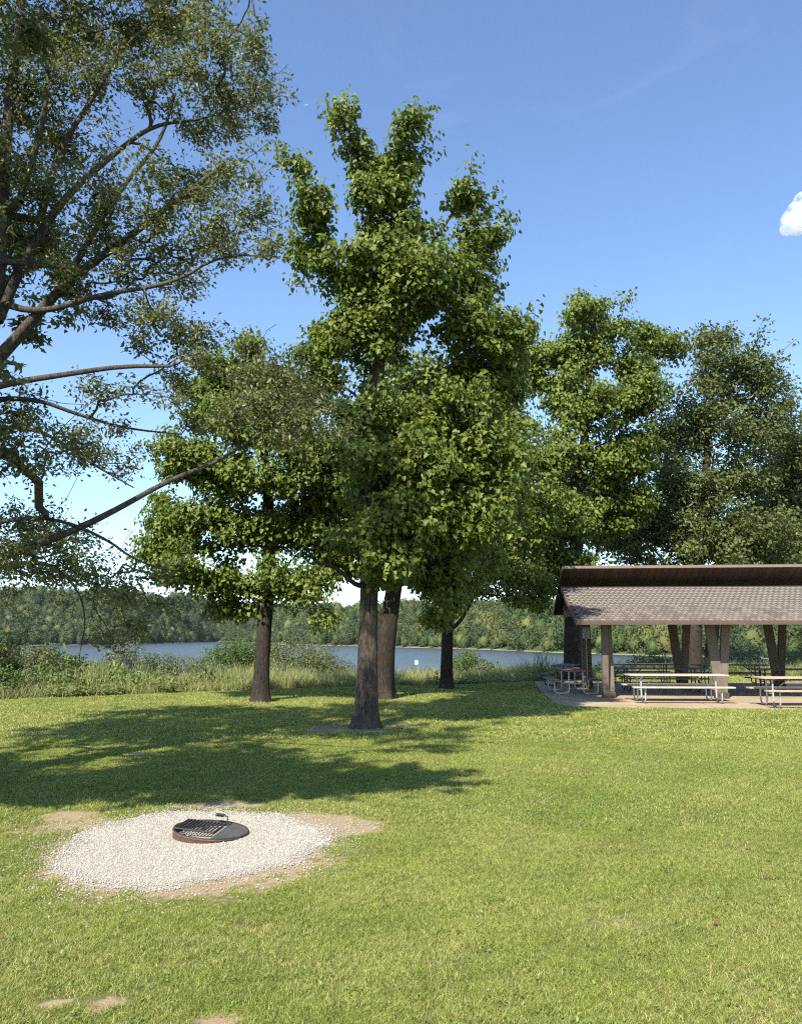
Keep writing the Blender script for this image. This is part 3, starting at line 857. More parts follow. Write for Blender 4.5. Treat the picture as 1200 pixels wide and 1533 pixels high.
M['post_wood'] = wood_mat('post_wood', (.118, .094, .068), (.205, .168, .125), 1.0, .9, (14, 14, 1.2))
M['post_boot'] = wood_mat('post_boot', (.065, .048, .038), (.11, .08, .06), 1.0, .8, (6, 6, 6))
M['beam_wood'] = wood_mat('beam_wood', (.16, .115, .08), (.27, .20, .145), 1.0, .9, (1.2, 14, 14))
M['soffit'] = wood_mat('soffit', (.050, .032, .022), (.105, .068, .047), 1.0, .85, (14, 1.0, 14))
M['trim'] = wood_mat('trim', (.13, .095, .075), (.19, .145, .115), 1.0, .8, (1.0, 10, 10))
t = NT('shingle')
oi = t.new('ObjectInfo').outputs['Random']
n = t.noise(t.obj(), 60, 3, .7)
c = t.ramp(t.math('ADD', t.math('MULTIPLY', oi, .8), t.math('MULTIPLY', t.attr('var'), .8)), [(0, (.132, .110, .088)), (.4, (.178, .150, .121)), (.8, (.225, .192, .158))])
c = t.mix(t.ramp(n, [(.4, 0.0), (.75, .5)]), c, (.14, .11, .10))
t.base(c, .92, 0, .2); t.bump(n, .3, .006)
M['shingle'] = t.m
M['shingle_gap'] = NT('shingle_gap').base((.065, .05, .044), .95, 0, .1).m

t = NT('concrete')
p = t.pos()
n1 = t.noise(p, .9, 5); n2 = t.noise(p, 45, 4, .7); n3 = t.noise(p, 3.5, 4)
c = t.mix(t.ramp(n1, [(.35, 0.0), (.65, 1.0)]), (.31, .235, .145), (.40, .315, .205))
c = t.mix(t.ramp(n3, [(.55, 0.0), (.75, .5)]), c, (.20, .15, .10))
c = t.mix(t.ramp(n2, [(.45, 0.0), (.8, .35)]), c, (.18, .145, .105))
t.base(c, .9, 0, .25); t.bump(n2, .25, .01)
M['concrete'] = t.m

SROT = -R(5.0)
P0 = G(911, 1046)
shel = empty('picnic_shelter', (P0.x, P0.y, .03), SROT)
tag(shel, 'open timber picnic shelter with brown shingle roof over a concrete slab', 'shelter')

sm = MB()
sl = [(-1.80, -2.7), (-1.35, -3.5), (2, -3.56), (12.6, -3.6), (12.6, 8.6), (-1.55, 8.6), (-1.75, 3.0)]
vs = [(x, y, .03) for x, y in sl] + [(x, y, -.25) for x, y in sl]
k = len(sl)
sm.add(vs, [tuple(range(k))] + [(i + k, (i + 1) % k + k, (i + 1) % k, i) for i in range(k)])
slab = sm.build('concrete_slab', M['concrete'], None, (P0.x, P0.y, 0), (0, 0, SROT))
tag(slab, 'tan concrete slab under the picnic shelter', kind='structure')
jm = MB()
for u in (2.2, 6.2, 10.2): jm.box((u, 2.6, .0325), (.012, 11.8, .001))
j_ = jm.build('joint', NT('joint').base((.16, .13, .10), .95).m, slab)

UL, UR = -1.0, 10.9
FE = (-1.10, 2.24); FT = (2.83, 3.50)       # front slope: eave and top (v, z above slab)
RG = (2.25, 4.09); RE = (5.60, 2.68)        # rear slope: forward ridge and rear eave
POSTU = [0.0, 3.3, 6.6, 9.9]
for v0, row in ((0.0, 'front'), (4.5, 'rear')):
    for i, u in enumerate(POSTU):
        bt = MB().box((0, 0, .085), (.37, .33, .17), None, .012).build('post', M['post_boot'], shel, (u, v0, 0))
        end = i in (0, len(POSTU) - 1)
        for s_ in (-1, 1):
            ax = Vector((0, 1, 0)) if end else Vector((1, 0, 0))
            a = Vector((0, 0, .16)) + ax * s_ * (.055 if not end else .06) + (Vector((s_ * .096, 0, 0)) if end else Vector((0, s_ * .03, 0)))
            b = a + ax * s_ * (.20 if not end else .22) + Vector((0, 0, 2.16 if v0 == 0 else 2.62))
            if v0 > 0 and not end: b = a + ax * s_ * .26 + Vector((0, 0, 2.62))
            mb = MB().bar(a, b,   .185 if end else .13, .17 if end else .27 - .02 * s_, Vector((0, 1, .01)) if end else Vector((1, 0, .01)), .012)
            mb.build('post_leg', M['post_wood'], bt)
for v0, z0 in ((-.22, 2.33), (.22, 2.46), (4.28, 2.98), (4.72, 2.80)):
    MB().box(((UL + UR) / 2, v0, z0), (UR - UL - .5, .09, .24), None, .008).build('beam', M['beam_wood'], shel)
for u in [UL + .35] + POSTU + [UR - .35]:
    sl_f = (FT[1] - FE[1]) / (FT[0] - FE[0])
    MB().bar((u + .13, FE[0] + .12, FE[1] - .06 + .12 * sl_f), (u + .13, FT[0] - .1, FT[1] - .16), .09, .16, (0, 0, 1), .006).build('rafter', M['beam_wood'], shel)
    sl_r = (RE[1] - RG[1]) / (RE[0] - RG[0])
    MB().bar((u + .13, RG[0] + 1.2, RG[1] - .10 + 1.2 * sl_r), (u + .13, RE[0] - .1, RE[1] - .10), .09, .16, (0, 0, 1), .006).build('rafter', M['beam_wood'], shel)
    MB().box((u - .09, 2.75, 2.60), (.08, 3.5, .2), None, .006).build('tie_beam', M['beam_wood'], shel)
MB().box(((UL + UR) / 2, FT[0] - .12, 3.22), (UR - UL - .5, .10, .26), None, .006).build('beam', M['beam_wood'], shel)
# front roof slope with shingle tabs
fl = math.hypot(FT[0] - FE[0], FT[1] - FE[1]); fa = math.atan2(FT[1] - FE[1], FT[0] - FE[0])
# front roof frame: origin at the eave's left end, x along the eave, y up the slope
fr = MB().box(((UR - UL) / 2, fl / 2, -.045), (UR - UL, fl, .05)).build('front_roof', M['soffit'], shel, (UL, FE[0], FE[1] + .03), (fa, 0, 0))
MB().box(((UR - UL) / 2, fl / 2, -.014), (UR - UL - .02, fl - .02, .012)).build('underlay', M['shingle_gap'], fr)
EXPO, TW = .205, .17
rs = random.Random(5)
tab_me = []
for k in range(5):
    r2 = random.Random(k); w = TW - .018 - r2.random() * .012; e0 = r2.random() * .008
    mb = MB(); h0, h1 = .017 + r2.random() * .006, .002
    vs = [(-w / 2, e0, 0), (w / 2, e0 * .3, 0), (w / 2, EXPO * 1.03, -.006), (-w / 2, EXPO * 1.03, -.006), (-w / 2, e0, h0), (w / 2, e0 * .3, h0), (w / 2, EXPO * 1.03, h1), (-w / 2, EXPO * 1.03, h1)]
    mb.add(vs, [(3, 2, 1, 0), (4, 5, 6, 7), (0, 1, 5, 4), (1, 2, 6, 5), (2, 3, 7, 6), (3, 0, 4, 7)])
    tab_me.append(mb.mesh('shingle', M['shingle']))
rows = int((fl - .03) / EXPO)
spots = []
for r_ in range(rows):
    y = .012 + r_ * EXPO; off = (r_ % 2) * TW / 2 + rs.uniform(-.012, .012)
    x = TW / 2 + off
    while x < UR - UL - TW / 2:
        spots.append((r_, x, y)); x += TW
near = [s for s in spots if s[1] < 6.8]
near = near[:300]
nearset = set(near)
for s in near:
    mobj('shingle', tab_me[rs.randrange(5)], fr, (s[1], s[2], 0))
sv_, sf_, sa_ = [], [], []
for s in spots:
    if s in nearset: continue
    me = tab_me[rs.randrange(5)]; b_ = len(sv_); vv = rs.random()
    for v in me.vertices: sv_.append((v.co.x + s[1], v.co.y + s[2], v.co.z)); sa_.append(vv * .9)
    for p_ in me.polygons: sf_.append([i + b_ for i in p_.vertices])
st = mobj('shingles', np_mesh('shingles', np.array(sv_), np.array(sf_), M['shingle'], {'var': sa_}), fr); st['kind'] = 'stuff'
MB().box(((UR - UL) / 2, -.017, -.05), (UR - UL + .04, .03, .11)).build('fascia', M['trim'], fr)
for x in (-.017, UR - UL + .017): MB().box((x, fl / 2, -.07), (.032, fl - .05, .15)).build('barge_board', M['trim'], fr)
# rear roof slope: boards seen from below, shingles on top
rl = math.hypot(RE[0] - RG[0], RE[1] - RG[1]); ra = math.atan2(RE[1] - RG[1], RE[0] - RG[0])
rr = MB().box(((UR - UL) / 2, rl / 2, .035), (UR - UL, rl, .03)).build('rear_roof', M['shingle'], shel, (UL, RG[0], RG[1]), (ra, 0, 0))
bw = .24
bme = []
for k in range(4):
    bme.append(MB().box((0, 0, 0), (bw - .012, rl - .02, .024), None, .004).mesh('board', M['soffit']))
x = bw / 2
while x < UR - UL - .05:
    mobj('board', bme[rs.randrange(4)], rr, (x, rl / 2, .004 + rs.uniform(-.004, .004))); x += bw
MB().box(((UR - UL) / 2, -.02, .03), (UR - UL + .04, .036, .10)).build('ridge_trim', M['trim'], rr)
for x in (-.018, UR - UL + .018): MB().box((x, rl / 2, -.02), (.034, rl, .17)).build('barge_board', M['soffit'], rr)
MB().box(((UR - UL) / 2, rl + .016, .0), (UR - UL, .03, .13)).build('fascia', M['trim'], rr)
# grey electric box on the rear left post
eb = empty('electric_box', (0, 0, 0)); tag(eb, 'small grey electric box fixed to the rear left shelter post', 'electric box')
_m = Matrix.Translation((P0.x, P0.y, .03)) @ Matrix.Rotation(SROT, 4, 'Z')
eb.location = _m @ Vector((-.05, 4.10, 1.75)); eb.rotation_euler = (0, 0, SROT)
mg = NT('grey_paint').base((.34, .35, .33), .5, .2).m
MB().box((0, -.08, .2), (.24, .12, .42), None, .01).build('case', mg, eb)
MB().box((0, -.146, .2), (.20, .012, .36), None, .004).build('lid', mg, eb)
MB().tube([(0, -.06, 0), (0, -.06, -1.5)], .016).build('conduit', mg, eb)

# ------------------------------------------------------------------ picnic tables
t = NT('galvanised')
n = t.noise(t.obj(), 9, 3)
t.base(t.mix(n, (.36, .37, .365), (.48, .49, .485)), .42, .35, .5); M['steel'] = t.m
M['steel_shaded'] = NT('steel_shaded').base((.045, .043, .042), .5, .3).m  # frame steel darkened in colour for tables in the roof's shade
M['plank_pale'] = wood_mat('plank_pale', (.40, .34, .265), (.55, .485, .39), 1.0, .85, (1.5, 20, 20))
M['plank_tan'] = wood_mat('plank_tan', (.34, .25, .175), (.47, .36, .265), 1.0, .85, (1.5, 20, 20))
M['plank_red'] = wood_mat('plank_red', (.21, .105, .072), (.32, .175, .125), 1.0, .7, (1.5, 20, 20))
M['plank_shaded'] = wood_mat('plank_shaded', (.13, .11, .095), (.22, .19, .165), 1.0, .8, (1.5, 20, 20))  # plank colour carries the shade on the tables under and behind the roof


def picnic_table(label, loc, rz, L, wood, steel):
    root = empty('picnic_table', (loc[0], loc[1], .03), rz)
    tag(root, label, 'picnic table', 'picnic tables on the slab')
    rr_ = random.Random(int(loc[0] * 100))
    pw = .146
    for k in range(5):
        MB().box((rr_.uniform(-.008, .008), (k - 2) * (pw + .006), .745 + rr_.uniform(-.003, .003)), (L, pw, .04), None, .006).build('top_plank', M[wood], root)
    for s_ in (-1, 1):
        for q in (0, 1):
            MB().box((rr_.uniform(-.01, .01), s_ * (.60 + q * .152), .44), (L, .144, .04), None, .006).build('seat_plank', M[wood], root)
    for e in (-1, 1):
        x = e * (L / 2 - .33)
        for s_ in (-1, 1):
            y0, y1 = .22 * s_, .68 * s_
            pts = [(x, y0, .70), (x, y0, .16)]
            for a in np.linspace(0, 90, 5)[1:]:
                pts.append((x, y0 + s_ * .12 * (1 - math.cos(R(a))), .16 - .12 * math.sin(R(a)) - .0))
            for a in np.linspace(0, 90, 5):
                pts.append((x, y1 - s_ * .12 * (1 - math.sin(R(a))), .04 + .12 * (1 - math.cos(R(a)))))
            pts.append((x, y1, .41))
            MB().tube(pts, .0235, 8).build('leg', M[steel], root)
            MB().bar((x, s_ * .54, .412), (x, s_ * .80, .412), .04, .012).build('seat_bracket', M[steel], root)
        MB().bar((x, -.34, .714), (x, .34, .714), .045, .018).build('top_bracket', M[steel], root)
        MB().tube([(x, -.22, .34), (x, .22, .34)], .015, 6).build('cross_bar', M[steel], root)
        MB().tube([(x, 0, .34), (x - e * .52, 0, .715)], .014, 6).build('brace', M[steel], root)
    return root


picnic_table('pale weathered picnic table standing in sun between the front shelter posts', at(1013, 1050, 23.1), -R(3), 2.72, 'plank_pale', 'steel')
picnic_table('tan picnic table in sun at the right edge of the slab, cut by the frame', (10.75, 21.55, 0), -R(4), 2.72, 'plank_tan', 'steel')
picnic_table('red brown picnic table seen end on beside the left front post', (5.62, 26.9, 0), R(86), 2.5, 'plank_red', 'steel')
picnic_table('shaded dark picnic table at the slab corner, behind the red brown table', (6.25, 30.9, 0), R(70), 2.3, 'plank_shaded', 'steel_shaded')
picnic_table('shaded dark picnic table directly behind the pale weathered table', (8.75, 27.7, 0), -R(4), 2.9, 'plank_shaded', 'steel_shaded')
picnic_table('shaded dark picnic table in the rear row, left of the middle rear post', (9.3, 32.0, 0), -R(4), 2.7, 'plank_shaded', 'steel_shaded')
picnic_table('shaded dark picnic table in the rear row, right of the middle rear post', (12.6, 31.3, 0), -R(4), 2.7, 'plank_shaded', 'steel_shaded')
picnic_table('shaded dark picnic table at right, in front of the right rear post', (13.0, 27.0, 0), -R(5), 2.7, 'plank_shaded', 'steel_shaded')

# ------------------------------------------------------------------ fire ring
M['rust'] = wood_mat('rusty_steel', (.10, .055, .042), (.19, .11, .085), 1.0, .75, (5, 5, 5))
M['iron'] = wood_mat('sooty_iron', (.028, .026, .025), (.062, .058, .055), 1.0, .6, (8, 8, 8))
M['ash'] = wood_mat('ash', (.10, .098, .094), (.24, .235, .225), 1.0, .95, (12, 12, 12))
fr_ = empty('fire_ring', (RING.x, RING.y, -.082), R(-6), 0, R(5.0))
tag(fr_, 'round rusty steel fire ring with hinged cooking grate on white gravel', 'fire ring')
RR = .345
n = 48
mb = MB(); prof = [(RR, -.10), (RR, .118), (RR + .012, .128), (RR + .006, .136), (RR - .010, .130), (RR - .010, -.10)]
vs = [(math.cos(2 * math.pi * i / n) * r, math.sin(2 * math.pi * i / n) * r, z) for i in range(n) for r, z in prof]
k = len(prof)
mb.add(vs, [(i * k + j, ((i + 1) % n) * k + j, ((i + 1) % n) * k + j + 1, i * k + j + 1) for i in range(n) for j in range(k - 1)], True)
mb.build('ring_wall', M['rust'], fr_)
mb = MB(); vs = [(math.cos(2 * math.pi * i / n) * (RR - .013), math.sin(2 * math.pi * i / n) * (RR - .013), z) for i in range(n) for z in (-.05, .129)]
mb.add(vs, [(i * 2, i * 2 + 1, ((i + 1) % n) * 2 + 1, ((i + 1) % n) * 2) for i in range(n)], True).build('sooty_lining', M['iron'], fr_)
mb = MB()
mb.tube([(math.cos(a) * RR, math.sin(a) * RR, .135) for a in np.linspace(0, 2 * math.pi, 49)], .009, 6, False)
mb.build('rim', M['iron'], fr_)
# ash and gravel bed inside
ang = np.linspace(0, 2 * np.pi, 40, endpoint=False)
vs = [(0, 0, .065)]; fs = []
for j, r in enumerate((.12, .22, .30, .334)):
    for a in ang: vs.append((math.cos(a) * r, math.sin(a) * r, .055 + .02 * float(vnoise(math.cos(a) * r, math.sin(a) * r, 14)) + (.012 * j / 3)))
for i in range(40): fs.append((0, 1 + i, 1 + (i + 1) % 40))
for j in range(3):
    for i in range(40): fs.append((1 + j * 40 + i, 1 + (j + 1) * 40 + i, 1 + (j + 1) * 40 + (i + 1) % 40, 1 + j * 40 + (i + 1) % 40))
MB().add(vs, fs, True).build('ash_bed', M['ash'], fr_)
# half moon plate on the right
xc = .085
a0 = math.acos(xc / (RR - .012))
arc = [(math.cos(a) * (RR - .012), math.sin(a) * (RR - .012)) for a in np.linspace(-a0, a0, 22)]
vs = [(x, y, .128) for x, y in arc] + [(x, y, .120) for x, y in arc]; k = len(arc)
fs = [tuple(range(k)), tuple(range(2 * k - 1, k - 1, -1))] + [(i + k, (i + 1) % k + k, (i + 1) % k, i) for i in range(k)]
MB().add(vs, fs).build('half_plate', wood_mat('worn_plate', (.075, .072, .068), (.125, .12, .115), 1.0, .5, (8, 8, 8)), fr_)
# grate on the left
gx0, gx1, gy0, gy1, gz = -.305, .07, -.14, .215, .146
g_ = MB()
loop = [(gx0, gy0), (gx1, gy0), (gx1, gy1), (gx0, gy1), (gx0, gy0)]
for a, b in zip(loop[:-1], loop[1:]): g_.tube([(a[0], a[1], gz), (b[0], b[1], gz)], .0095, 8)
gr = g_.build('grate', M['iron'], fr_)
bm_ = MB().tube([(0, gy0, 0), (0, gy1, 0)], .0075, 6).mesh('grate_bar', M['iron'])
for i in range(10): mobj('grate_bar', bm_, gr, (gx0 + (i + 1) * (gx1 - gx0) / 11, 0, gz + .006))
for y in (gy0 + .04, gy1 - .04):
    MB().tube([(gx0 + .01, y, gz), (gx0 - .006, y, gz - .01), (gx0 - .006, y, gz - .05)], .008, 6).build('hinge', M['iron'], gr)
hp = [(gx1, gy1 - .02, gz), (gx1 + .004, gy1 + .03, gz + .03), (gx1 - .005, gy1 + .05, gz + .055), (gx1 - .04, gy1 + .055, gz + .062)]
MB().tube(hp, .007, 6).build('handle', M['iron'], gr)
coil = [(gx1 - .04 - .085 * i / 80, gy1 + .055 + .013 * math.cos(i * .62), gz + .062 + .013 * math.sin(i * .62)) for i in range(81)]
MB().tube(coil, .0045, 5).build('spring_grip', M['iron'], gr)

# ------------------------------------------------------------------ gravel
rg = np.random.RandomState(21)
t = NT('gravel_stone')
oi = t.new('ObjectInfo').outputs['Random']
c = t.ramp(oi, [(0, (.22, .195, .155)), (.3, (.37, .345, .285)), (.75, (.47, .445, .38)), (1, (.35, .30, .23))])
t.base(c, .85, 0, .3); M['gravel'] = t.m
t = NT('gravel_fines')
c = t.mix(t.noise(t.pos(), 7, 5), (.30, .265, .215), (.37, .34, .29))
c = t.mix(t.ramp(t.noise(t.pos(), 90, 3, .7), [(.4, 0.0), (.75, .7)]), c, (.19, .16, .12))
t.base(c, .95, 0, .2); M['gravel_bed'] = t.m
# bed sheet
na = 96; vs = [(GRAV.x, GRAV.y, .010)]; fs = []
aa = np.linspace(0, 2 * np.pi, na, endpoint=False)
for q, f_ in enumerate((.3, .6, .85, .99)):
    for a in aa:
        w = 1 + .05 * math.sin(3 * a + 1) + .03 * math.sin(7 * a) + .02 * math.sin(13 * a + 2)
        vs.append((GRAV.x + math.cos(a) * GRX * w * f_ * .95, GRAV.y + math.sin(a) * GRY * w * f_ * .95, .010 if f_ < .95 else .001))
for i in range(na): fs.append((0, 1 + i, 1 + (i + 1) % na))
for j in range(3):
    for i in range(na): fs.append((1 + j * na + i, 1 + (j + 1) * na + i, 1 + (j + 1) * na + (i + 1) % na, 1 + j * na + (i + 1) % na))
gb = MB().add(vs, fs).build('gravel_bed', M['gravel_bed']); tag(gb, 'pale crushed stone bed round the fire ring', kind='structure')
pebs = []
for k in range(7):
    bm = bmesh.new(); bmesh.ops.create_icosphere(bm, subdivisions=1, radius=1)
    rk = np.random.RandomState(k + 50)
    sc_ = (1, rk.uniform(.65, .95), rk.uniform(.45, .7))
    for v in bm.verts:
        q = rk.uniform(.75, 1.15); v.co = Vector((v.co.x * q * sc_[0], v.co.y * q * sc_[1], v.co.z * q * sc_[2]))
    me = bpy.data.meshes.new('gravel_piece'); bm.to_mesh(me); bm.free(); me.materials.append(M['gravel'])
    pebs.append(bpy.data.objects.new('gravel_piece', me))
n = 150000
a = rg.uniform(-1.7, 1.7, (n, 2)); px_, py_ = GRAV.x + a[:, 0] * GRX, GRAV.y + a[:, 1] * GRY
d = gravel_d(px_, py_)
keep = (rg.uniform(size=n) < np.where(d < .93, 1, np.where(d < 1.45, .42 * np.exp(-(d - .93) * 6.5), 0)))
dr = np.hypot(px_ - RING.x, py_ - RING.y)
keep &= (dr > RR + .015) | ((dr < RR - .05) & (rg.uniform(size=n) < .22) & (px_ < RING.x + .15))
px_, py_, dr = px_[keep], py_[keep], dr[keep]
n = len(px_)
sz = rg.uniform(.0032, .0072, n) * np.where(rg.uniform(size=n) > .97, 1.7, 1) * (1 + .5 * (rg.uniform(size=n) > .93))
pz = .010 + sz * .25 + np.where(dr < RR, -.010 - (px_ - RING.x) * math.tan(R(5.0)), 0)
gv = scatter('gravel', np.stack([px_, py_, pz], -1), rg.uniform(0, 6.28, (n, 3)) * np.array([.15, .15, 1]), sz, rg.randint(0, 7, n), pebs)
tag(gv, 'white crushed gravel in a round patch about the fire ring', 'gravel', kind='stuff')

# ------------------------------------------------------------------ lawn grass
def blade_tuft(rk, nb, rad, h, w, lean=.5, segs=2):
    V, Fq, var = [], [], []
    for _ in range(nb):
        a = rk.uniform(0, 6.28); r = rad * math.sqrt(rk.uniform()); x, y = r * math.cos(a), r * math.sin(a)
        hh = h * rk.uniform(.55, 1.2); ww = w * rk.uniform(.7, 1.25); b = rk.uniform(0, 6.28); ln = hh * lean * rk.uniform(.3, 1.6)
        fa_ = rk.uniform(0, 6.28); dx, dy = math.cos(fa_) * ww / 2, math.sin(fa_) * ww / 2
        lx, ly = math.cos(b) * ln, math.sin(b) * ln
        o = len(V); vv = rk.uniform()
        V += [(x - dx, y - dy, -.005), (x + dx, y + dy, -.005), (x + lx * .35 + dx * .8, y + ly * .35 + dy * .8, hh * .6), (x + lx * .35 - dx * .8, y + ly * .35 - dy * .8, hh * .6), (x + lx, y + ly, hh * rk.uniform(.8, 1.0))]
        Fq += [(o, o + 1, o + 2), (o, o + 2, o + 3), (o + 3, o + 2, o + 4)]; var += [vv] * 5
    return np.array(V), np.array(Fq), var


def tuft_objs(name, k, nb, rad, h, w, mat, seed, lean=.5):
    out = []
    for i in range(k):
        V, Fq, var = blade_tuft(np.random.RandomState(seed + i), nb, rad, h, w, lean)
        out.append(bpy.data.objects.new(name, np_mesh(name, V, Fq, mat, {'var': var})))
    return out


def on_slab(x, y):
    c, s_ = math.cos(-SROT), math.sin(-SROT)
    u = (x - P0.x) * c - (y - P0.y) * s_; v = (x - P0.x) * s_ + (y - P0.y) * c
    return (u > -1.75 + .12 * (vnoise(x, y, 2) - .5)) & (u < 12.6) & (v > -3.5 + 1.4 * np.clip((-1.4 - u), 0, 1.5) + .12 * (vnoise(x, y, 3) - .5)) & (v < 8.6)


gr_ = np.random.RandomState(33)


def lawn_points(y0, y1, dens, margin=1.2):
    wmax = y1 * .56 + margin
    n = int((y1 - y0) * 2 * wmax * dens)
    y = gr_.uniform(y0, y1, n); x = gr_.uniform(-wmax, wmax, n)
    keep = np.abs(x) < y * .55 + margin
    x, y = x[keep], y[keep]
    b = bare(x, y) + (fbm(x, y, 5.5, 4) - .5) * .8 + (vnoise(x, y, 24, 6) - .5) * .7
    pr = 1 - .985 * sstep(.34, .58, b)
    gd = gravel_d(x, y)
    pr = np.where(gd < .97, .012 * (gd > .8), pr)
    pr = pr * (y < lawn_edge(x) + .6) * ~on_slab(x, y)
    pr = pr * (.72 + .28 * fbm(x, y, 1.1, 8) * 2)
    k2 = gr_.uniform(size=len(x)) < pr
    x, y = x[k2], y[k2]
    return x, y, b[k2]


TA = tuft_objs('grass_tuft', 8, 60, .05, .023, .0023, M['grass'], 100, 1.3)
TB = tuft_objs('grass_tuft', 6, 46, .085, .025, .0038, M['grass'], 200, 1.25)
TC = tuft_objs('grass_tuft', 6, 44, .16, .032, .0080, M['grass'], 300, 1.2)
PP, RO, SC, ID = [], [], [], []
for (y0, y1, dens, i0, k) in ((3.0, 8.2, 680, 0, 8), (8.2, 15, 310, 8, 6), (15, 39, 115, 14, 6)):
    x, y, b = lawn_points(y0, y1, dens)
    n = len(x); PP.append(np.stack([x, y, land_z(x, y)], -1))
    RO.append(np.stack([gr_.normal(0, .12, n), gr_.normal(0, .12, n), gr_.uniform(0, 6.28, n)], -1))
    h = .75 + .6 * fbm(x, y, 1.6, 2); h = h * np.where(b > .25, .7, 1)
    s_ = gr_.uniform(.8, 1.2, n); SC.append(np.stack([s_, s_, s_ * h], -1)); ID.append(i0 + gr_.randint(0, k, n))
WD = []
for i in range(4):
    rk = np.random.RandomState(800 + i); nl = 12
    a = rk.uniform(0, 6.28, nl); r_ = rk.uniform(.01, .055, nl); dd = np.stack([np.cos(a), np.sin(a), np.full(nl, .3)], -1)
    V, Fl, kv = place_leaves(rk, np.stack([np.cos(a) * r_, np.sin(a) * r_, rk.uniform(.008, .024, nl)], -1), dd, .017, OAK, .8, .2, .5, -.2)
    WD.append(bpy.data.objects.new('w', np_mesh('grass_tuft', V, Fl, M['lawn_weed'], {'var': np.repeat(rk.uniform(size=nl), kv)})))
wx = gr_.uniform(-9, 11, 5200); wy = 3.2 + gr_.uniform(0, 1, 5200) ** 1.5 * 15
wk = (fbm(wx, wy, .9, 21) > .5) & (gravel_d(wx, wy) > 1.15) & (bare(wx, wy) < .3)
wx, wy = wx[wk], wy[wk]; n = len(wx)
PP.append(np.stack([wx, wy, land_z(wx, wy)], -1)); RO.append(np.stack([np.zeros(n), np.zeros(n), gr_.uniform(0, 6.28, n)], -1))
s_ = gr_.uniform(.6, 1.4, n); SC.append(np.stack([s_, s_, s_], -1)); ID.append(20 + gr_.randint(0, 4, n))
alltufts = TA + TB + TC + WD
for i, o in enumerate(alltufts): o.name = 'grass_tuft_%03d' % i
gs = scatter('grass', np.concatenate(PP), np.concatenate(RO), np.concatenate(SC), np.concatenate(ID), alltufts)
tag(gs, 'short mown green grass covering the lawn', 'grass', kind='stuff')

# ------------------------------------------------------------------ tall grass along the bank
TG = tuft_objs('tall_grass_tuft', 6, 30, .22, .62, .013, M['tall_grass'], 400, .45)
for i, o in enumerate(TG): o.name = 'tall_grass_tuft_%03d' % i
M['weed'] = leaf_mat('weed', [(0, (.09, .14, .03)), (.5, (.14, .20, .045)), (.85, (.20, .25, .07)), (1, (.30, .28, .08))], (.17, .2, .08), (.2, .26, .05), .3, .55, .3)
for i in range(4):
    rk = np.random.RandomState(700 + i); nl = 90
    st_ = rk.uniform(-.22, .22, (9, 2)); wi = rk.randint(0, 9, nl); hz_ = rk.uniform(.08, .62, nl)
    hz_ = hz_ * (.7 + .5 * rk.uniform(size=9)[wi])
    a = rk.uniform(0, 6.28, nl); dd = np.stack([np.cos(a), np.sin(a), np.full(nl, .2)], -1)
    V, Fl, kv = place_leaves(rk, np.stack([st_[wi, 0], st_[wi, 1], hz_], -1) + dd * .03, dd, .11, OAK, .6, .4, .4, .1)
    TG.append(bpy.data.objects.new('tall_grass_tuft_%03d' % (6 + i), np_mesh('tall_grass_tuft', V, Fl, M['weed'], {'var': np.repeat(rk.uniform(size=nl), kv)})))
n = 15000
x = gr_.uniform(-30, 30, n); s_ = gr_.uniform(0, 1, n) ** 1.4 * 22 - .1
y = lawn_edge(x) + s_
keep = (np.abs(x) < y * .58 + 2) & ~on_slab(x, y) & (gr_.uniform(size=n) < .35 + .9 * fbm(x, y, .5, 5))
x, y, s_ = x[keep], y[keep], s_[keep]; n = len(x)
h = (.7 + .9 * sstep(0, 2.5, s_)) * (.5 + 1.0 * fbm(x, y, .45, 6)) * np.interp(x, [-12, -4, 2, 8], [1.15, .9, .72, .8]) * gr_.uniform(.75, 1.25, n)
wd = gr_.uniform(size=n) < sstep(.5, .68, fbm(x, y, .35, 11)) * .45
h = h * np.where(wd, gr_.uniform(.35, 1.0, n), 1)
w = gr_.uniform(.8, 1.3, n)
tg = scatter('tall_grass', np.stack([x, y, land_z(x, y) - .02], -1), np.stack([gr_.normal(0, .1, n), gr_.normal(0, .1, n), gr_.uniform(0, 6.28, n)], -1), np.stack([w, w, h], -1), np.where(wd, 6 + gr_.randint(0, 4, n), gr_.randint(0, 6, n)), TG)
tag(tg, 'rough uncut tall grass along the lake bank', 'tall grass', kind='stuff')

# ------------------------------------------------------------------ bushes on the bank
def bush_mat(name, a, b, c): return leaf_mat(name, [(0, tuple(x * .6 for x in a)), (.5, a), (.85, b), (1, c)], tuple(x * 1.3 for x in b), b, .28, .55, .3)


M['bush_olive'] = bush_mat('bush_olive', (.105, .128, .042), (.175, .19, .072), (.24, .24, .10))
M['bush_green'] = bush_mat('bush_green', (.08, .13, .03), (.14, .19, .048), (.21, .24, .065))
M['bush_silver'] = bush_mat('bush_silver', (.13, .15, .085), (.20, .215, .125), (.27, .27, .17))
M['bush_gold'] = bush_mat('bush_gold', (.12, .15, .03), (.24, .24, .05), (.42, .36, .06))
M['bush_dark'] = bush_mat('bush_dark', (.05, .08, .024), (.09, .12, .04), (.14, .155, .06))


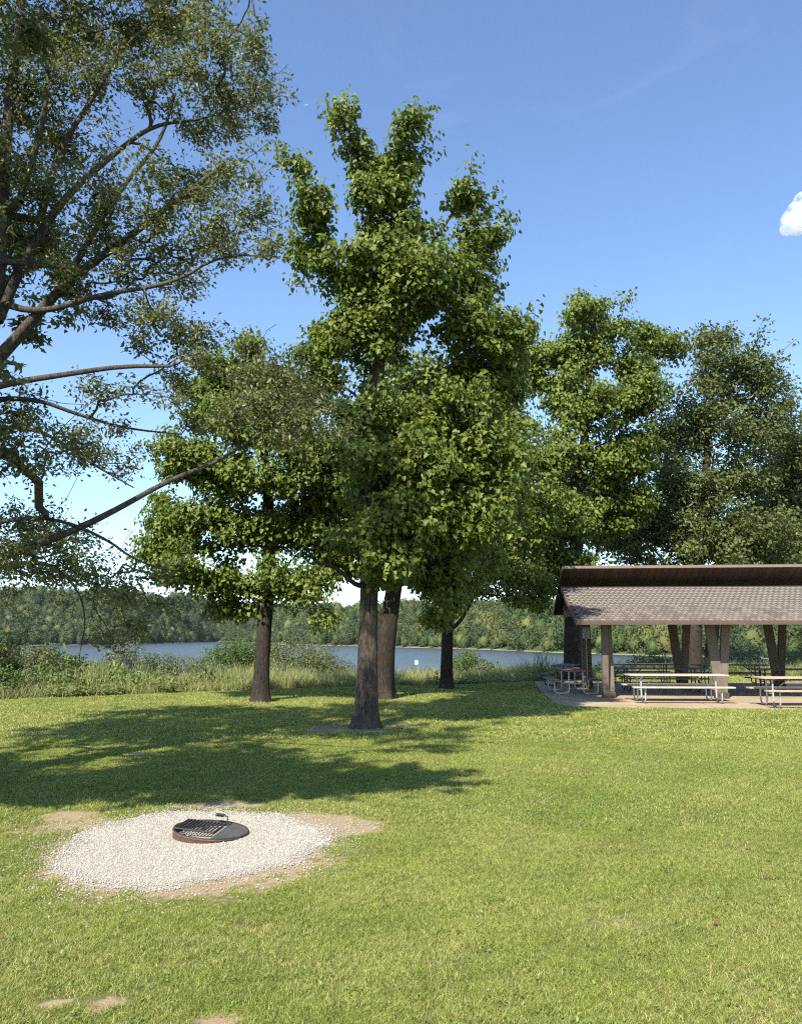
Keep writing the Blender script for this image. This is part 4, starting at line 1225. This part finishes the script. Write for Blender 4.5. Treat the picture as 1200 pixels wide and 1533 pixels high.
def bush(label, px, ptop, pbase, Y, wpx, mat, seed, lsize=.08, dens=1.0):
    lsize *= .86
    rng = np.random.RandomState(seed)
    top = at(px, ptop, Y); x0 = top.x; z0 = float(land_z(x0, Y)) - .03
    H = max(.5, top.z - z0); W = wpx * mpp(Y) / 2
    root = empty('bush', (x0, Y, z0)); tag(root, label, 'bush', 'bushes along the lake bank')
    st = MB(); tips = []
    for i in range(9):
        a = rng.uniform(0, 6.28); rr_ = W * rng.uniform(.2, .75); hz = H * rng.uniform(.55, .9)
        p = [(rng.normal() * .08, rng.normal() * .08, 0), (math.cos(a) * rr_ * .35, math.sin(a) * rr_ * .35, hz * .5), (math.cos(a) * rr_, math.sin(a) * rr_, hz)]
        st.tube([tuple(q) for q in smooth_path(p, 1)], [.022, .02, .016, .012, .009, .006][:len(smooth_path(p, 1))], 5)
    s_ = st.build('stems', M['bark_shaded'], root); s_['kind'] = 'stuff'
    nl = max(14, int(12 + W * 9)); P = []
    for i in range(nl):
        a = rng.uniform(0, 6.28); e = rng.uniform(-.1, 1); r = rng.uniform(.5, .85)
        P.append((math.cos(a) * W * r * math.sqrt(max(0, 1 - e * e * .8)), math.sin(a) * W * r * math.sqrt(max(0, 1 - e * e * .8)), H * (.42 + .42 * e)))
    P = np.array(P); n = int((1000 + 1500 * W * H) * dens)
    which = rng.randint(0, nl, n); d = rng.normal(size=(n, 3)); d /= np.linalg.norm(d, axis=1, keepdims=True)
    rad = rng.uniform(.5, 1, n) ** .5 * (.20 + .20 * rng.uniform(0, 1, nl)[which]) * min(W, H) * 1.15
    pos = P[which] + d * rad[:, None] * np.array([1.1, 1.1, .9]); pos[:, 2] = np.maximum(pos[:, 2], .03)
    V, Fl, kv = place_leaves(rng, pos, d, lsize, OAK, up=.4, outw=.6, rnd=.6, tipdown=-.1)
    var = np.clip(.55 * rng.uniform(0, 1, n) + .45 * rng.uniform(0, 1, nl)[which], 0, 1)
    fo = mobj('foliage', np_mesh('foliage', V, Fl, M[mat], {'var': np.repeat(var, kv)}), root); fo['kind'] = 'stuff'
    return root


bush('dark leafy bush at the left edge of the lawn, under the hanging oak twigs', -12, 935, 1055, 25.5, 90, 'bush_dark', 1, .10)
bush('tall olive bush at far left with the lake just above it', 38, 960, 1040, 30, 120, 'bush_olive', 2, .10)
bush('rounded green bush near the left edge, close to the lawn', 5, 1000, 1050, 24.8, 60, 'bush_green', 15, .09)
bush('pale willowy bush standing against the water left of centre', 188, 949, 1010, 38, 76, 'bush_silver', 3, .09, .7)
bush('yellow flowered bush in the tall grass left of the water gap', 165, 990, 1025, 31, 70, 'bush_gold', 4, .07)
bush('olive bush in the tall grass below the open water', 237, 977, 1020, 34, 70, 'bush_olive', 5, .09)
bush('round topped green bush at the water, left of the broad maple trunk', 345, 951, 1015, 42, 92, 'bush_green', 6, .11)
bush('silvery low bush before the round green bush', 315, 990, 1020, 36, 60, 'bush_silver', 7, .09)
bush('silver grey bush right behind the broad maple trunk', 415, 990, 1022, 37, 60, 'bush_silver', 8, .09)
bush('wide olive bush between the broad maple and the thick trunk', 450, 962, 1015, 42, 135, 'bush_olive', 9, .11)
bush('green bush beside the slim maple trunk', 700, 972, 1020, 41, 60, 'bush_green', 10, .10)
bush('dry greyish bush between the slim trunk and the shelter', 728, 988, 1020, 40, 40, 'bush_silver', 11, .09)
bush('leafy green bush in the tall grass, second from the left', 100, 974, 1030, 29, 100, 'bush_green', 21, .09)
bush('silvery bush between the olive bush and the round green bush', 280, 982, 1020, 36, 80, 'bush_silver', 22, .08)
bush('olive bush rising behind the broad maple trunk', 392, 957, 1015, 44, 80, 'bush_olive', 23, .10)
bush('low olive bush touching the left side of the thick trunk', 500, 984, 1018, 42, 70, 'bush_olive', 24, .09)
bush('low grey green bush between the thick trunk and the slim trunk', 628, 1003, 1024, 39, 60, 'bush_silver', 25, .08)
bush('pale green bush seen through the shelter beside the middle rear post', 1095, 968, 1015, 47, 90, 'bush_silver', 12, .12)
bush('leafy bush behind the shelter at the right edge', 1195, 975, 1015, 48, 80, 'bush_olive', 13, .12)
bush('low green bush seen through the shelter left of the middle rear post', 975, 982, 1012, 48, 90, 'bush_green', 14, .12)

# ------------------------------------------------------------------ reed clumps
M['reed'] = NT('reed').base((.10, .12, .045), .7).m


def reeds(label, px, Y, pytop, seed, k=34, spread=.45):
    rng = np.random.RandomState(seed); top = at(px, pytop, Y); z0 = float(land_z(top.x, Y)) - .03; H = top.z - z0
    root = empty('reed_clump', (top.x, Y, z0)); tag(root, label, 'reeds', 'reed clumps at the bank')
    mb = MB()
    for i in range(k):
        a = rng.uniform(0, 6.28); x, y = rng.normal() * spread * .4, rng.normal() * spread * .4; h = H * rng.uniform(.5, 1.02)
        ln = h * rng.uniform(.05, .5); dx, dy = math.cos(a) * ln, math.sin(a) * ln; w = .012
        q = [(x + dx * s * s, y + dy * s * s, h * (s - .12 * s * s * (ln / h) * 2)) for s in (0, .35, .7, 1)]
        mb.tube(q, [w, w * .9, w * .6, w * .2], 3, False)
    o = mb.build('stalks', M['reed'], root); o['kind'] = 'stuff'
    return root


reeds('tall thin reed clump beside the small teal sign', 676, 37, 952, 1)
reeds('arching reed clump at the left corner of the slab', 812, 34.0, 958, 2, 46, .7)
reeds('short reed clump right of the slim maple trunk', 745, 37, 985, 3, 30, .6)
reeds('reed clump left of the thick furrowed trunk', 470, 35, 990, 4, 34, .9)

# ------------------------------------------------------------------ small teal sign by the water
sp_ = at(623, 992, 37.5); zz = float(land_z(sp_.x, 37.5))
sg = empty('marker_sign', (sp_.x, 37.5, zz)); tag(sg, 'small white and teal marker sign standing before the water', 'sign')
tl = NT('teal_paint').base((.06, .27, .26), .5).m
MB().box((0, .03, (sp_.z - zz) / 2), (.05, .05, sp_.z - zz), None, .005).build('post', tl, sg)
MB().box((0, 0, sp_.z - zz), (.18, .02, .24), None, .005).build('frame', tl, sg)
MB().box((0, -.013, sp_.z - zz), (.13, .008, .17)).build('panel', NT('sign_white').base((.8, .82, .8), .5).m, sg)

# ------------------------------------------------------------------ bits lying on the lawn
sp_ = G(206, 1133)
bm = bmesh.new(); bmesh.ops.create_icosphere(bm, subdivisions=2, radius=1)
rk = np.random.RandomState(3)
for v in bm.verts: q = .8 + .35 * float(vnoise(v.co.x * 1.5 + v.co.z, v.co.y * 1.5, 1.0)); v.co = Vector((v.co.x * .075 * q, v.co.y * .05 * q, v.co.z * .035 * q))
me = bpy.data.meshes.new('stone'); bm.to_mesh(me); bm.free(); me.materials.append(M['gravel'])
o = mobj('stone', me, None, (sp_.x, sp_.y, .03)); tag(o, 'pale grey stone lying in the shade at the left of the lawn', 'stone')
M['dead_leaf'] = NT('dead_leaf').base((.20, .08, .04), .7).m
T_, F_ = MAPLE_BIG
for lx, ly, lab in ((941, 1247, 'red brown fallen leaf on the open lawn at right'), (1148, 1320, 'fallen leaf near the right edge of the lawn'), (1072, 1390, 'fallen tan leaf beside the dry lawn patch'), (697, 1213, 'fallen leaf on the sunny lawn right of the gravel')):
    g = G(lx, ly); V = T_ * .055; V = V * np.array([1, 1, .8])
    o = mobj('fallen_leaf', np_mesh('fallen_leaf', V, F_, M['dead_leaf']), None, (g.x, g.y, .045), (.25, -.2, lx * .7)); tag(o, lab, 'leaf', 'leaves fallen on the lawn')

# ------------------------------------------------------------------ far woods
M['wood_leaf'] = None
t = NT('far_leaf')
oi = t.new('ObjectInfo').outputs['Random']
c = t.ramp(oi, [(0, (.034, .058, .020)), (.35, (.064, .094, .027)), (.75, (.098, .126, .035)), (.95, (.150, .168, .048)), (1, (.18, .15, .055))])
c = t.mix(t.math('MULTIPLY', t.attr('var'), .5), c, (.10, .125, .04))
c = t.mix(t.ramp(t.noise(t.pos(), .02, 2), [(.45, 0.0), (.65, .5)]), c, (.045, .07, .03))
t.base(c, .7, 0, .2)
tr = t.new('BsdfTranslucent'); t.l.new(c, tr.inputs[0]); mx = t.new('MixShader'); mx.inputs[0].default_value = .25
t.l.new(t.p.outputs[0], mx.inputs[1]); t.l.new(tr.outputs[0], mx.inputs[2]); t.l.new(mx.outputs[0], t.out.inputs[0])
M['far_leaf'] = t.m


def far_crown(seed, n=620):
    rng = np.random.RandomState(seed)
    lob_ = rng.normal(size=(11, 3)); lob_ /= np.linalg.norm(lob_, axis=1, keepdims=True); lob_ *= np.array([.52, .52, .55]); lob_[:, 2] += .75
    w = rng.randint(0, 11, n); d = rng.normal(size=(n, 3)); d /= np.linalg.norm(d, axis=1, keepdims=True)
    pos = lob_[w] + d * (.30 + .18 * rng.uniform(0, 1, 11)[w])[:, None] * rng.uniform(.75, 1.05, (n, 1))
    pos[:, 2] = np.maximum(pos[:, 2], .02)
    V, Fl, kv = place_leaves(rng, pos, d, .19, SMALL, up=.3, outw=.9, rnd=.4, tipdown=0)
    # inner mass so the crown is not see-through
    bm = bmesh.new(); bmesh.ops.create_icosphere(bm, subdivisions=2, radius=1)
    bv = np.array([(v.co.x * .55, v.co.y * .55, v.co.z * .62 + .72) for v in bm.verts]); bf_ = np.array([[v.index for v in f.verts] for f in bm.faces]); bm.free()
    bv += (rng.uniform(-1, 1, bv.shape)) * .07
    var = np.concatenate([np.repeat(rng.uniform(0, 1, n), kv), np.full(len(bv), .1)])
    return np.concatenate([V, bv]), np.concatenate([Fl, bf_ + len(V)]), var


fc = []
for k in range(6):
    V, Fl, var = far_crown(900 + k)
    fc.append(bpy.data.objects.new('far_tree_%03d' % k, np_mesh('far_tree', V, Fl, M['far_leaf'], {'var': var})))
fr2 = np.random.RandomState(77)
pts, scs = [], []
tg_ = -1.25
u = 3.0
while u < 250:
    step = 7.4 + u * .016
    tc = -1.0
    while tc < 1.0:
        yy = float(shore_y(tc)); st_ = step / (yy + u)
        t2 = tc + fr2.uniform(-.4, .4) * st_; u2 = max(2.5, u + fr2.uniform(-.5, .5) * step)
        y2 = float(shore_y(t2)) + u2; pts.append((t2 * y2, y2)); scs.append(fr2.uniform(3.6, 6.6) * (.62 + .38 * min(1, u2 / 14)) * (1 + .2 * (yy > 600)))
        tc += st_ * (1.0 if abs(tc) < .6 else 1.7)
    u += step * .9
pts = np.array(pts); scs = np.array(scs)
scs = scs * (.70 + .62 * fbm(pts[:, 0], pts[:, 1], .022, 3)); hz = hill_z(pts[:, 0], pts[:, 1])
n = len(pts)
S3 = np.stack([scs, scs, scs * fr2.uniform(1.0, 1.55, n)], -1)
fw = scatter('far_woods', np.stack([pts[:, 0], pts[:, 1], hz - .2], -1), np.stack([np.zeros(n), np.zeros(n), fr2.uniform(0, 6.28, n)], -1), S3, fr2.randint(0, 6, n), fc)
tag(fw, 'dense green woods covering the hills across the lake', 'woods', kind='stuff')

# ------------------------------------------------------------------ small cloud
t = NT('cloud')
t.n.remove(t.p)
pv = t.new('VolumePrincipled'); t.l.new(pv.outputs[0], t.out.inputs['Volume'])
pv.inputs['Color'].default_value = (1, 1, 1, 1); pv.inputs['Anisotropy'].default_value = .2
dn = t.ramp(t.noise(t.obj(), .035, 5, .6), [(.38, 0.0), (.62, 1.0)])
t.l.new(t.math('MULTIPLY', dn, .045), pv.inputs['Density'])
cy = 2400.0; cc = at(1197, 322, cy)
bm = bmesh.new()
rk = random.Random(4)
for (a, b, r) in ((0, 0, 34), (28, 10, 36), (-24, -14, 24), (10, 34, 24), (40, 40, 26), (-8, -26, 26), (45, -20, 34), (-34, -34, 16), (75, 10, 40)):
    bmesh.ops.create_icosphere(bm, subdivisions=3, radius=r * 1.15, matrix=Matrix.Translation((a, rk.uniform(-10, 10), b)))
me = bpy.data.meshes.new('cloud'); bm.to_mesh(me); bm.free(); me.materials.append(t.m)
cl = mobj('cloud', me, None, cc); cl.scale = (1.25, 1.25, 1.25)
rm = cl.modifiers.new('join', 'REMESH'); rm.mode = 'VOXEL'; rm.voxel_size = 4.0
tag(cl, 'small white puffy cloud at the right edge of the sky', 'cloud')

# ------------------------------------------------------------------ summer haze
t = NT('haze'); t.n.remove(t.p)
pv = t.new('VolumePrincipled'); t.l.new(pv.outputs[0], t.out.inputs['Volume'])
pv.inputs['Color'].default_value = (.80, .90, 1.0, 1); pv.inputs['Density'].default_value = .00004; pv.inputs['Anisotropy'].default_value = .3
hb = MB().box((0, 1150, 60), (5600, 5200, 150)).build('haze', t.m); tag(hb, 'thin pale summer haze over the lake', kind='stuff')
